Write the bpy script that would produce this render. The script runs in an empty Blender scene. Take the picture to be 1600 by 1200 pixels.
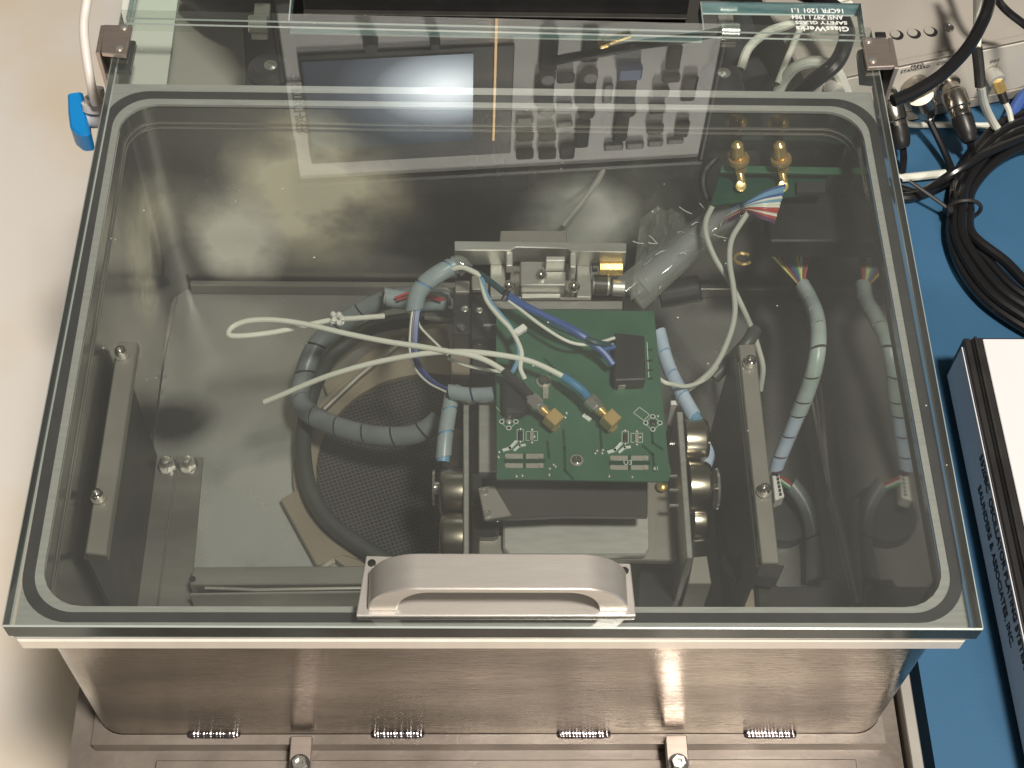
import bpy, bmesh, math, random
from mathutils import Vector, Matrix, Euler, noise
random.seed(7)
sc = bpy.context.scene
# ---------------------------------------------------------------- camera
CAM = Vector((-0.0118, -0.2347, 0.5406)); FP = 2350.0
cam = bpy.data.cameras.new("camera"); co = bpy.data.objects.new("camera", cam); sc.collection.objects.link(co)
co.location = CAM; co.rotation_euler = (0.5614, -0.0279, -0.011)
cam.sensor_width = 36; cam.lens = 36 * FP / 1600; cam.clip_start = .01; cam.clip_end = 50
sc.camera = co
RM = Euler(co.rotation_euler).to_matrix()
# ---------------------------------------------------------------- world and lamps (indoor lamp light)
w = bpy.data.worlds.new("World"); sc.world = w; w.use_nodes = True
bgn = w.node_tree.nodes["Background"]; bgn.inputs[0].default_value = (1.0, .93, .83, 1); bgn.inputs[1].default_value = .09
def area(name, loc, target, size, power, col):
    l = bpy.data.lights.new(name, 'AREA'); l.shape = 'RECTANGLE'; l.size, l.size_y = size; l.energy = power; l.color = col
    o = bpy.data.objects.new(name, l); sc.collection.objects.link(o); o.location = loc
    o.rotation_euler = (Vector(target) - Vector(loc)).to_track_quat('-Z', 'Y').to_euler(); return o
area("ceiling_lamp", (.55, -.60, 2.5), (0, .15, -.05), (.28, .28), 90, (1, .93, .84))
area("added_panel_light", (.7, -2.5, 1.5), (0, .3, .05), (.6, .4), 34, (1, .93, .84))  # unseen lamp added to brighten the mirrored instrument panel
sc.view_settings.view_transform = 'Standard'; sc.view_settings.look = 'None'; sc.view_settings.exposure = 0
sc.cycles.transparent_max_bounces = 24; sc.cycles.max_bounces = 10; sc.cycles.caustics_reflective = True

# ---------------------------------------------------------------- helpers
def ray(px, py): return RM @ Vector(((px - 800) / FP, (600 - py) / FP, -1.0))
def P(px, py, z):                     # point of the place seen at this pixel, at height z
    d = ray(px, py); return CAM + d * ((z - CAM.z) / d.z)
def PY(px, py, y):
    d = ray(px, py); return CAM + d * ((y - CAM.y) / d.y)
def W(pts): return [P(*p) for p in pts]

def mat(name, col, metal=0, rough=.5, col2=None, nscale=30, stretch=(1, 1, 1), bump=0, bscale=200, spec=.5, rvar=0, detail=5, ramp=(.35, .65), bstretch=None, coat=0):
    m = bpy.data.materials.new(name); m.use_nodes = True; nt = m.node_tree; b = nt.nodes["Principled BSDF"]
    b.inputs["Base Color"].default_value = (*col, 1); b.inputs["Metallic"].default_value = metal
    b.inputs["Roughness"].default_value = rough; b.inputs["Specular IOR Level"].default_value = spec
    b.inputs["Coat Weight"].default_value = coat; b.inputs["Coat Roughness"].default_value = .1
    tc = nt.nodes.new("ShaderNodeTexCoord")
    def nz(sc_, st, det=detail):
        mp = nt.nodes.new("ShaderNodeMapping"); mp.inputs["Scale"].default_value = st
        nt.links.new(tc.outputs["Object"], mp.inputs[0])
        n = nt.nodes.new("ShaderNodeTexNoise"); n.inputs["Scale"].default_value = sc_; n.inputs["Detail"].default_value = det
        nt.links.new(mp.outputs[0], n.inputs["Vector"]); return n
    if col2:
        n = nz(nscale, stretch); r = nt.nodes.new("ShaderNodeValToRGB")
        r.color_ramp.elements[0].position = ramp[0]; r.color_ramp.elements[1].position = ramp[1]
        r.color_ramp.elements[0].color = (*col, 1); r.color_ramp.elements[1].color = (*col2, 1)
        nt.links.new(n.outputs["Fac"], r.inputs[0]); nt.links.new(r.outputs[0], b.inputs["Base Color"])
    if rvar:
        n2 = nz(nscale * 1.7, stretch); mr = nt.nodes.new("ShaderNodeMapRange")
        mr.inputs["From Min"].default_value = .3; mr.inputs["From Max"].default_value = .7
        mr.inputs["To Min"].default_value = max(0, rough - rvar); mr.inputs["To Max"].default_value = rough + rvar
        nt.links.new(n2.outputs["Fac"], mr.inputs[0]); nt.links.new(mr.outputs[0], b.inputs["Roughness"])
    if bump:
        n3 = nz(bscale, bstretch or stretch, 3); bp = nt.nodes.new("ShaderNodeBump"); bp.inputs["Strength"].default_value = bump
        bp.inputs["Distance"].default_value = .001
        nt.links.new(n3.outputs["Fac"], bp.inputs["Height"]); nt.links.new(bp.outputs[0], b.inputs["Normal"])
    return m

M = {}
M['floor'] = mat("floor_vinyl", (.76, .65, .50), 0, .55, (.80, .76, .70), 5, bump=.2, bscale=60, ramp=(.34, .54), detail=9)
M['bench'] = mat("blue_mat", (.032, .108, .205), 0, .62, (.040, .124, .230), 14, bump=.12, bscale=900, spec=.3)
M['flange'] = mat("flange_steel", (.48, .48, .46), .35, .42, (.55, .55, .53), 60, (1, 12, 1), rvar=.06)
M['wallout'] = mat("tank_outer_steel", (.13, .116, .10), 1, .17, (.40, .365, .32), 7, (1, 1, 3), rvar=.09, bump=.22, bscale=260, bstretch=(.25, 1, 6), ramp=(.3, .7))
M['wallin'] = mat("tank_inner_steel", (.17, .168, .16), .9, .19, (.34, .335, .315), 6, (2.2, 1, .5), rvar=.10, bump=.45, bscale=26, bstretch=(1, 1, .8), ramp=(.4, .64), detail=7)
M['polish'] = mat("polished_side_steel", (.46, .45, .42), 1, .055, bump=.05, bscale=18)
def paint_glare_stain(m, spots, metal=None):                  # painted glare, lit floor area and floor stain, mixed into the steel colour
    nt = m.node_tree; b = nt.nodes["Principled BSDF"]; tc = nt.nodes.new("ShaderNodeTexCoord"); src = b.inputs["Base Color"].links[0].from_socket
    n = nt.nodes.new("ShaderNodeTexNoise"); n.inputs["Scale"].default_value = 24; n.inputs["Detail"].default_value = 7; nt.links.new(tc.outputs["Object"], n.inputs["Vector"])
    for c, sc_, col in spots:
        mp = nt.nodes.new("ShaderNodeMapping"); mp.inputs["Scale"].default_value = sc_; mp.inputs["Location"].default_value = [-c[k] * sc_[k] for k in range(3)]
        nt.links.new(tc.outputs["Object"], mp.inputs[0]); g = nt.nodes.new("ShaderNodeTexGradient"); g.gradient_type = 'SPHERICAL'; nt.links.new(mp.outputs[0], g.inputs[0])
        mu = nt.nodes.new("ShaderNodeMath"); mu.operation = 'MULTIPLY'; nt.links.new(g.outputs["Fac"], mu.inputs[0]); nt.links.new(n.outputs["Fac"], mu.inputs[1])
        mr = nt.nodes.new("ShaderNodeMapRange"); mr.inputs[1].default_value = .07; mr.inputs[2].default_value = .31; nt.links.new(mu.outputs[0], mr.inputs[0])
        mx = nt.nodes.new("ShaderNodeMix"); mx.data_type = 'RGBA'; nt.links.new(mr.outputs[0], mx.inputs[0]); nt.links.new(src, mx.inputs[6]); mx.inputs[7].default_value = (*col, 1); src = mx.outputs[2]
        if metal is not None:          # the painted glare patch is less mirror-like
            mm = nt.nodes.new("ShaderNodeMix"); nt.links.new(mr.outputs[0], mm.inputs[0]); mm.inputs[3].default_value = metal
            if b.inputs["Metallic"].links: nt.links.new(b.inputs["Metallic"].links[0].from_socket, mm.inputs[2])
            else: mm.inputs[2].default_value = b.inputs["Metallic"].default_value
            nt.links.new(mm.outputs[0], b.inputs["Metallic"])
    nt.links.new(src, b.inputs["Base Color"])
# object coordinates: the chamber's origin is (0, .13, -.15)
paint_glare_stain(M['wallin'], [((-.090, .13, .085), (17, 6, 12), (1, .92, .70)), ((-.135, .13, .045), (30, 6, 18), (1, .97, .88)), ((-.176, .10, .075), (9, 22, 18), (.8, .76, .62)), ((.045, .13, .055), (24, 8, 16), (.95, .95, .90))], metal=.25)  # lamp glare on the back and left walls painted as pale spots
M['floorin'] = mat("tank_floor_steel", (.15, .15, .142), .5, .30, (.36, .355, .335), 7, rvar=.1, bump=.1, bscale=60)
M['stain'] = mat("stained_liner_steel", (.21, .20, .18), .6, .36, (.36, .34, .31), 9, (1, 4, 1), rvar=.08)
paint_glare_stain(M['floorin'], [((-.166, .045, .002), (34, 42, 30), (.05, .05, .046)), ((-.112, -.015, .002), (13, 12, 20), (.58, .58, .55))])  # dark floor stain, then the lit floor area painted as a lighter spot
M['plate'] = mat("base_steel", (.20, .17, .145), .55, .42, (.27, .235, .205), 25, rvar=.08, bump=.1, bscale=300)
M['lip'] = mat("lip_steel", (.80, .74, .66), .3, .4, (.84, .78, .70), 20, (6, 1, 1))
M['rubber'] = mat("black_rubber", (.028, .028, .030), 0, .55, (.040, .040, .044), 90, spec=.35)
M['alu'] = mat("aluminium", (.50, .49, .45), .75, .42, (.56, .55, .51), 50, (1, 6, 1), rvar=.05)
M['aluD'] = mat("dull_aluminium", (.36, .34, .30), .7, .48, (.42, .40, .36), 40)
M['aluL'] = mat("pale_machined_aluminium", (.66, .65, .60), .65, .42, (.74, .73, .68), 90, (1, 5, 1))
M['handle'] = mat("satin_aluminium", (.62, .585, .54), .7, .36, (.66, .625, .58), 160, (.3, 1.5, 1.5), bump=.03, bscale=1500, bstretch=(.1, 1, 1))
M['clamp'] = mat("brushed_steel_clamp", (.50, .42, .37), .85, .36, (.55, .47, .42), 60, (1, 8, 1))
M['black'] = mat("black_plastic", (.018, .017, .017), 0, .38, (.026, .025, .025), 60)
M['blackm'] = mat("black_anodised", (.030, .029, .027), .3, .40, (.05, .048, .043), 60)
M['cableb'] = mat("black_cable_jacket", (.010, .010, .011), 0, .26, spec=.6)
M['hose'] = mat("dark_green_hose", (.045, .052, .046), 0, .42, (.06, .068, .06), 40)
M['white'] = mat("white_cable_jacket", (.68, .69, .60), 0, .45, (.74, .74, .66), 40)
M['whiteb'] = mat("white_plastic", (.76, .74, .70), 0, .4, (.80, .78, .74), 40)
M['lilac'] = mat("grey_lilac_core", (.25, .25, .27), 0, .4, (.31, .31, .335), 60)
M['greyl'] = mat("pale_grey_cable_jacket", (.46, .47, .42), 0, .45)
M['greyc'] = mat("grey_wrapped_cable", (.34, .34, .31), 0, .5)
M['bluew'] = mat("blue_wire", (.045, .10, .32), 0, .4)
M['lblue'] = mat("light_blue_wire", (.16, .34, .52), 0, .42)
M['teal'] = mat("dark_teal_wire", (.02, .06, .07), 0, .4)
M['navy'] = mat("navy_wire", (.02, .03, .13), 0, .35)
M['red'] = mat("red_wire", (.42, .06, .05), 0, .45)
M['yellow'] = mat("yellow_wire", (.62, .56, .16), 0, .45)
M['purple'] = mat("purple_wire", (.13, .05, .12), 0, .45)
M['brown'] = mat("brown_wire", (.20, .07, .04), 0, .45)
M['green'] = mat("green_wire", (.05, .28, .12), 0, .45)
M['shrink'] = mat("blue_heat_shrink", (.05, .20, .36), 0, .5)
M['sleeve'] = mat("grey_blue_spiral_wrap", (.26, .32, .34), 0, .33, (.34, .40, .42), 60, spec=.5)
M['sleeved'] = mat("dim_grey_spiral_wrap", (.15, .17, .18), 0, .38, (.20, .225, .235), 60)
M['sleevel'] = mat("pale_green_spiral_wrap", (.34, .43, .40), 0, .33, (.46, .52, .52), 90, spec=.5)
M['sleeveb'] = mat("pale_blue_spiral_wrap", (.42, .52, .68), 0, .33, (.52, .62, .74), 90, spec=.5)
M['pcb'] = mat("green_solder_mask", (.034, .108, .062), 0, .40, (.044, .128, .076), 50, spec=.5)
M['pcbd'] = mat("green_trace", (.010, .045, .025), 0, .38)
M['pcbg'] = mat("dark_board", (.010, .055, .035), 0, .3, (.015, .075, .045), 50)
M['pad'] = mat("tinned_pad", (.46, .43, .36), .6, .45, (.52, .50, .44), 300)
M['silk'] = mat("white_silkscreen", (.62, .68, .62), 0, .6)
M['solder'] = mat("solder", (.72, .72, .68), .8, .25)
M['gold'] = mat("gold_plating", (.83, .56, .18), .75, .26, (.90, .66, .28), 300, rvar=.05)
M['goldb'] = mat("brass_body", (.74, .52, .22), .7, .3)
M['chrome'] = mat("bright_nickel", (.76, .74, .69), .85, .2)
M['weld'] = mat("weld_metal", (.30, .27, .27), 1, .2, (.55, .50, .52), 300)
M['nickeld'] = mat("worn_nickel", (.44, .41, .37), 1, .26, (.52, .49, .44), 200)
M['can'] = mat("bronze_motor_can", (.44, .39, .31), 1, .26, (.50, .45, .37), 60)
M['screw'] = mat("screw_steel", (.62, .60, .56), 1, .22)
M['tan'] = mat("tan_ring_plate", (.30, .25, .19), .35, .45, (.36, .31, .24), 14)
M['mesh'] = mat("dark_mesh_wire", (.075, .072, .064), .2, .55)
M['meshb'] = mat("mesh_backing", (.018, .0175, .016), .2, .6)
M['beige'] = mat("beige_enamel", (.36, .33, .29), 0, .5, (.39, .36, .32), 12)
M['cream'] = mat("cream_label_panel", (.62, .58, .51), 0, .5)
M['ink'] = mat("dark_printing", (.03, .03, .03), 0, .6)
M['glassink'] = mat("white_glass_print", (.80, .82, .80), 0, .6)
M['bluehandle'] = mat("blue_plastic", (.01, .24, .62), 0, .3)
M['whitep'] = mat("white_valve_plastic", (.80, .76, .73), 0, .35)
M['tubem'] = mat("milky_tubing", (.76, .70, .64), 0, .3)
M['page'] = mat("white_cover_sheet", (.74, .72, .73), 0, .35, (.77, .75, .76), 8)
M['spine'] = mat("spine_label_paper", (.84, .84, .86), 0, .4, (.88, .88, .90), 10)
M['ipanel'] = mat("instrument_panel_grey", (.80, .77, .78), 0, .5, (.84, .81, .82), 14)
M['pale'] = mat("pale_board", (.66, .68, .62), 0, .55, (.69, .71, .65), 10)
M['backp'] = mat("grey_back_deck", (.40, .38, .33), .2, .5, (.45, .43, .38), 10)
M['darkb'] = mat("dark_bench_void", (.05, .047, .043), 0, .5)
M['bluelt'] = mat("blue_knob", (.05, .14, .42), 0, .5)

def glassmat(name, ior, tint, dust):
    m = bpy.data.materials.new(name); m.use_nodes = True; nt = m.node_tree
    for n in list(nt.nodes): nt.nodes.remove(n)
    out = nt.nodes.new("ShaderNodeOutputMaterial"); tr = nt.nodes.new("ShaderNodeBsdfTransparent"); tr.inputs[0].default_value = (*tint, 1)
    gl = nt.nodes.new("ShaderNodeBsdfGlossy"); gl.inputs["Roughness"].default_value = .012; gl.inputs[0].default_value = (.95, 1, .97, 1)
    fr = nt.nodes.new("ShaderNodeFresnel"); fr.inputs[0].default_value = ior
    geo = nt.nodes.new("ShaderNodeNewGeometry"); 
    # same reflectance from both sides of the sheet
    sx = nt.nodes.new("ShaderNodeVectorMath"); sx.operation = 'DOT_PRODUCT'
    nt.links.new(geo.outputs["Incoming"], sx.inputs[0]); nt.links.new(geo.outputs["Normal"], sx.inputs[1])
    ab = nt.nodes.new("ShaderNodeMath"); ab.operation = 'ABSOLUTE'; nt.links.new(sx.outputs["Value"], ab.inputs[0])
    inv = nt.nodes.new("ShaderNodeMath"); inv.operation = 'SUBTRACT'; inv.inputs[0].default_value = 1; nt.links.new(ab.outputs[0], inv.inputs[1])
    pw = nt.nodes.new("ShaderNodeMath"); pw.operation = 'POWER'; pw.inputs[1].default_value = 5; nt.links.new(inv.outputs[0], pw.inputs[0])
    f0 = ((ior - 1) / (ior + 1)) ** 2
    mu = nt.nodes.new("ShaderNodeMath"); mu.operation = 'MULTIPLY_ADD'; mu.inputs[1].default_value = 1 - f0; mu.inputs[2].default_value = f0
    nt.links.new(pw.outputs[0], mu.inputs[0])
    nt.nodes.remove(fr)
    mx = nt.nodes.new("ShaderNodeMixShader"); nt.links.new(mu.outputs[0], mx.inputs[0]); nt.links.new(tr.outputs[0], mx.inputs[1]); nt.links.new(gl.outputs[0], mx.inputs[2])
    # thin film of dust and small specks
    tc = nt.nodes.new("ShaderNodeTexCoord")
    n1 = nt.nodes.new("ShaderNodeTexNoise"); n1.inputs["Scale"].default_value = 9; n1.inputs["Detail"].default_value = 6; nt.links.new(tc.outputs["Object"], n1.inputs["Vector"])
    mr = nt.nodes.new("ShaderNodeMapRange"); mr.inputs[1].default_value = .3; mr.inputs[2].default_value = .7; mr.inputs[3].default_value = dust * .6; mr.inputs[4].default_value = dust * 1.5
    nt.links.new(n1.outputs["Fac"], mr.inputs[0])
    vo = nt.nodes.new("ShaderNodeTexVoronoi"); vo.inputs["Scale"].default_value = 85; nt.links.new(tc.outputs["Object"], vo.inputs["Vector"])
    lt = nt.nodes.new("ShaderNodeMath"); lt.operation = 'LESS_THAN'; lt.inputs[1].default_value = .035; nt.links.new(vo.outputs["Distance"], lt.inputs[0])
    n2 = nt.nodes.new("ShaderNodeTexNoise"); n2.inputs["Scale"].default_value = 14; nt.links.new(tc.outputs["Object"], n2.inputs["Vector"])
    gt = nt.nodes.new("ShaderNodeMath"); gt.operation = 'GREATER_THAN'; gt.inputs[1].default_value = .56; nt.links.new(n2.outputs["Fac"], gt.inputs[0])
    ml = nt.nodes.new("ShaderNodeMath"); ml.operation = 'MULTIPLY'; nt.links.new(lt.outputs[0], ml.inputs[0]); nt.links.new(gt.outputs[0], ml.inputs[1])
    ad = nt.nodes.new("ShaderNodeMath"); ad.operation = 'MULTIPLY_ADD'; ad.inputs[1].default_value = .45; nt.links.new(ml.outputs[0], ad.inputs[0]); nt.links.new(mr.outputs[0], ad.inputs[2])
    df = nt.nodes.new("ShaderNodeBsdfDiffuse"); df.inputs[0].default_value = (.76, .77, .73, 1)
    mx2 = nt.nodes.new("ShaderNodeMixShader"); nt.links.new(ad.outputs[0], mx2.inputs[0]); nt.links.new(mx.outputs[0], mx2.inputs[1]); nt.links.new(df.outputs[0], mx2.inputs[2])
    nt.links.new(mx2.outputs[0], out.inputs[0]); return m
M['glass'] = glassmat("lid_glass", 2.55, (.94, .952, .945), .030)
M['glass2'] = glassmat("lid_glass_underside", 1.22, (.93, .95, .93), .0)
M['glassr'] = glassmat("rear_glass", 1.6, (.90, .945, .93), .02)
M['film'] = glassmat("clear_film", 1.9, (.80, .82, .82), .16)
M['edge'] = mat("glass_edge_green", (.010, .015, .014), 0, .2, (.05, .064, .062), 16, (1, 1, 1), spec=.3, ramp=(.42, .68))
M['edgeb'] = mat("glass_edge_bevel", (.50, .56, .53), .3, .22)
M['teal_edge'] = mat("glass_edge_teal", (.12, .27, .29), 0, .15, (.30, .44, .46), 60, (1, 4, 4), spec=.8)

def emis(name, col, s):
    m = bpy.data.materials.new(name); m.use_nodes = True; b = m.node_tree.nodes["Principled BSDF"]
    b.inputs["Base Color"].default_value = (.02, .02, .02, 1); b.inputs["Emission Color"].default_value = (*col, 1); b.inputs["Emission Strength"].default_value = s
    b.inputs["Roughness"].default_value = .3; return m

class MB:
    def __init__(s): s.bm = bmesh.new(); s.mi = 0
    def _face(s, vs):
        try: f = s.bm.faces.new(vs); f.material_index = s.mi; return f
        except ValueError: return None
    def hexa(s, b, t):
        vb = [s.bm.verts.new(p) for p in b]; vt = [s.bm.verts.new(p) for p in t]; n = len(b)
        s._face(vb[::-1]); s._face(vt)
        for i in range(n): s._face([vb[i], vb[(i + 1) % n], vt[(i + 1) % n], vt[i]])
        return s
    def prism(s, pts, z0, z1):          # pts: 2-D/3-D outline, counter-clockwise
        a = sum(pts[i][0] * pts[(i + 1) % len(pts)][1] - pts[(i + 1) % len(pts)][0] * pts[i][1] for i in range(len(pts)))
        if a < 0: pts = pts[::-1]
        return s.hexa([Vector((p[0], p[1], z0)) for p in pts], [Vector((p[0], p[1], z1)) for p in pts])
    def slab(s, px, z, th):             # outline in pixels of the top face at height z
        return s.prism([P(x, y, z) for x, y in px], z - th, z)
    def box(s, x0, x1, y0, y1, z0, z1): return s.prism([(x0, y0), (x1, y0), (x1, y1), (x0, y1)], z0, z1)
    def obox(s, c, ax, ay, az, hx, hy, hz):   # oriented box
        c = Vector(c); f = lambda i, j, k: c + ax * (hx * i) + ay * (hy * j) + az * (hz * k)
        return s.hexa([f(-1, -1, -1), f(1, -1, -1), f(1, 1, -1), f(-1, 1, -1)], [f(-1, -1, 1), f(1, -1, 1), f(1, 1, 1), f(-1, 1, 1)])
    def rings(s, rings, cap=True):
        rv = [[s.bm.verts.new(p) for p in r] for r in rings]; n = len(rings[0])
        for a, b in zip(rv, rv[1:]):
            for i in range(n): s._face([a[i], a[(i + 1) % n], b[(i + 1) % n], b[i]])
        if cap: s._face(rv[0][::-1]); s._face(rv[-1])
        return s
    def lathe(s, p0, axis, prof, seg=20, cap=True):  # prof: (dist along axis, radius)
        p0 = Vector(p0); a = Vector(axis).normalized(); u = a.orthogonal().normalized(); v = a.cross(u)
        return s.rings([[p0 + a * d + (u * math.cos(2 * math.pi * i / seg) + v * math.sin(2 * math.pi * i / seg)) * max(r, 1e-5) for i in range(seg)] for d, r in prof], cap)
    def cyl(s, p0, p1, r, seg=20, bev=0):
        p0 = Vector(p0); d = Vector(p1) - p0; L = d.length; b = bev or min(r * .12, L * .2)
        return s.lathe(p0, d, [(0, r - b), (b, r), (L - b, r), (L, r - b)], seg)
    def tube(s, path, r, seg=8, cap=True):
        n = len(path); rr = r if isinstance(r, (list, tuple)) else [r] * n
        t = [(path[min(i + 1, n - 1)] - path[max(i - 1, 0)]).normalized() for i in range(n)]
        u = t[0].orthogonal().normalized(); R_ = []
        for i in range(n):
            u = (u - t[i] * u.dot(t[i])); u = u.normalized() if u.length > 1e-6 else t[i].orthogonal().normalized(); v = t[i].cross(u)
            R_.append([path[i] + (u * math.cos(2 * math.pi * k / seg) + v * math.sin(2 * math.pi * k / seg)) * rr[i] for k in range(seg)])
        return s.rings(R_, cap)
    def bevel(s, w, ang=30, seg=1):
        s.bm.normal_update()
        es = [e for e in s.bm.edges if len(e.link_faces) == 2 and e.calc_face_angle(0) > math.radians(ang)]
        bmesh.ops.bevel(s.bm, geom=es, offset=w, segments=seg, affect='EDGES', clamp_overlap=True); return s
    def build(s, name, m, parent=None, label=None, cat=None, group=None, kind=None, ang=32, bev=0, root=None):
        if bev: s.bevel(bev)
        bmesh.ops.recalc_face_normals(s.bm, faces=s.bm.faces)
        vs = [v.co for v in s.bm.verts]
        if parent is not None: o0 = Vector(ORG[parent.name])
        else: o0 = Vector((sum(v.x for v in vs) / len(vs), sum(v.y for v in vs) / len(vs), min(v.z for v in vs)))
        for v in s.bm.verts: v.co -= o0
        me = bpy.data.meshes.new(name); s.bm.to_mesh(me); s.bm.free()
        me.polygons.foreach_set("use_smooth", [True] * len(me.polygons)); me.set_sharp_from_angle(angle=math.radians(ang))
        for mm in (m if isinstance(m, (list, tuple)) else [m]): me.materials.append(mm)
        o = bpy.data.objects.new(name, me); sc.collection.objects.link(o)
        if parent is not None: o.parent = parent
        else: o.location = o0
        ORG[o.name] = o0
        tag(o, label, cat, group, kind); return o
ORG = {}
def tag(o, label=None, cat=None, group=None, kind=None):
    for k, v in (('label', label), ('category', cat), ('group', group), ('kind', kind)):
        if v: o[k] = v
    return o
def thing(name, label, cat, loc, group=None):
    o = bpy.data.objects.new(name, None); sc.collection.objects.link(o); o.location = loc; o.empty_display_size = .01
    ORG[o.name] = Vector(loc); return tag(o, label, cat, group)
def smooth(pts, n=8):                   # Catmull-Rom through the points
    pts = [Vector(p) for p in pts]; q = [pts[0] * 2 - pts[1]] + pts + [pts[-1] * 2 - pts[-2]]; out = []
    for i in range(1, len(q) - 2):
        a, b, c, d = q[i - 1:i + 3]
        for k in range(n):
            t = k / n; out.append(.5 * ((2 * b) + (c - a) * t + (2 * a - 5 * b + 4 * c - d) * t * t + (3 * b - a - 3 * c + d) * t ** 3))
    out.append(pts[-1]); return out
def wpath(pts, n=8): return smooth(W(pts), n)
def wire(name, pts, r, m, parent=None, seg=8, n=8, **k): return MB().tube(wpath(pts, n), r, seg).build(name, m, parent, **k)
def sleeve(name, path, r, m, core, parent, seglen=.011, gap=.0011, seg=12, label=None):
    # spiral wrap: a row of short sleeves whose slanted gaps let the core show
    a = MB(); a.tube(path, r * .84, seg); L = [0]
    for p, q in zip(path, path[1:]): L.append(L[-1] + (q - p).length)
    def at(s):
        s = max(0, min(s, L[-1] - 1e-6))
        for i in range(len(L) - 1):
            if L[i + 1] >= s: t = (s - L[i]) / max(L[i + 1] - L[i], 1e-9); return path[i].lerp(path[i + 1], t)
    b = MB(); s0 = 0
    while s0 < L[-1] - .002:
        s1 = min(s0 + seglen, L[-1]); R_ = []
        K = 5
        for k in range(K + 1):
            s = s0 + (s1 - gap - s0) * k / K; p = at(s); t = (at(s + 5e-4) - at(s - 5e-4)); t = t.normalized() if t.length > 0 else Vector((1, 0, 0))
            up = Vector((0, 0, 1)); u = (up - t * up.dot(t)); u = u.normalized() if u.length > 1e-3 else t.orthogonal().normalized(); v = t.cross(u)
            ring = []
            for i in range(seg):
                c, sn = math.cos(2 * math.pi * i / seg), math.sin(2 * math.pi * i / seg)
                ring.append(p + (u * c + v * sn) * r + t * (.35 * r * sn))
            R_.append(ring)
        b.rings(R_); s0 = s1
    o = b.build(name, m, parent, label=label); a.build("core", core, o); return o
def rrect(x0, x1, y0, y1, r, n=6):
    out = []
    for cx, cy, a0 in ((x1 - r, y1 - r, 0), (x0 + r, y1 - r, 90), (x0 + r, y0 + r, 180), (x1 - r, y0 + r, 270)):
        for k in range(n + 1):
            a = math.radians(a0 + 90 * k / n); out.append((cx + r * math.cos(a), cy + r * math.sin(a)))
    return out
def ringplate(mb, outer, inner, z0, z1):
    f = mb.bm.verts.new; n = len(outer)
    oT = [f((*p, z1)) for p in outer]; iT = [f((*p, z1)) for p in inner]; oB = [f((*p, z0)) for p in outer]; iB = [f((*p, z0)) for p in inner]
    for i in range(n):
        j = (i + 1) % n
        mb._face([oT[i], oT[j], iT[j], iT[i]]); mb._face([oB[j], oB[i], iB[i], iB[j]]); mb._face([oB[i], oB[j], oT[j], oT[i]]); mb._face([iB[j], iB[i], iT[i], iT[j]])
    return mb
def screw(parent, p, r=.0024, h=.0016, m=None, name="screw", axis=(0, 0, 1), sock=True, seg=14):
    p = Vector(p); a = Vector(axis).normalized(); b = MB()
    b.lathe(p, a, [(0, r), (h * .6, r), (h, r * .8), (h, r * .5), (h * .45, r * .42)] if sock else [(0, r), (h * .5, r * .95), (h * .85, r * .6), (h, r * .1)], seg)
    return b.build(name, m or M['screw'], parent)
def text(s, size, origin, xdir, ydir, m, name, parent, bold=0, extrude=.00008, space=1, width=None):
    c = bpy.data.curves.new("t", 'FONT'); c.body = s; c.size = size; c.extrude = extrude; c.offset = bold; c.space_character = space; c.resolution_u = 3
    c.align_x = 'CENTER'; c.align_y = 'CENTER'
    o = bpy.data.objects.new("t", c); sc.collection.objects.link(o)
    bpy.context.view_layer.update(); me = bpy.data.meshes.new_from_object(o.evaluated_get(bpy.context.evaluated_depsgraph_get())); bpy.data.objects.remove(o)
    if width:
        xs = [v.co.x for v in me.vertices]; k = width / (max(xs) - min(xs)); mid = (max(xs) + min(xs)) / 2
        for v_ in me.vertices: v_.co.x = (v_.co.x - mid) * k
    x = Vector(xdir).normalized(); y = Vector(ydir).normalized(); z = x.cross(y); org = Vector(origin) - ORG[parent.name]
    me.transform(Matrix(((x.x, y.x, z.x, org.x), (x.y, y.y, z.y, org.y), (x.z, y.z, z.z, org.z), (0, 0, 0, 1))))
    me.materials.clear(); me.materials.append(m); me.name = name
    o = bpy.data.objects.new(name, me); sc.collection.objects.link(o); o.parent = parent; ORG[o.name] = ORG[parent.name]; return o
X, Y, Z = Vector((1, 0, 0)), Vector((0, 1, 0)), Vector((0, 0, 1))

# ================================================================ setting
MB().box(-3, 3, -3, 3.5, -.46, -.45).build("floor", M['floor'], kind='structure')
bt = MB(); bt.prism([(.2, -.30), (1.2, -.30), (1.2, 1.2), (.2, 1.2)], -.15, -.12); bt.build("bench_top", M['bench'], kind='structure')
ZB = -.12

# ================================================================ vacuum chamber
ch = thing("vacuum_chamber", "large stainless steel tank with a glass-covered opening and black gasket, fills the middle", "chamber", (0, .13, -.15))
NR = 6
fo = rrect(-.1843, .1843, -.0098, .2745, .0012, NR); fi = rrect(-.1768, .1768, .003, .2618, .017, NR)
b = MB(); ringplate(b, fo, fi, -.0016, 0); b.build("flange", M['flange'], ch)
b = MB(); ringplate(b, rrect(-.1830, .1820, -.0108, .2735, .0012, NR), rrect(-.1795, .1795, .0004, .2640, .017, NR), -.0085, -.0018)
b.build("flange_lip", M['lip'], ch)
b = MB(); ringplate(b, rrect(-.1844, .1844, -.0037, .2693, .020, 10), rrect(-.1800, .1800, .0002, .2652, .0175, 10), -.0002, .0008); b.build("gasket", M['rubber'], ch)
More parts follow.
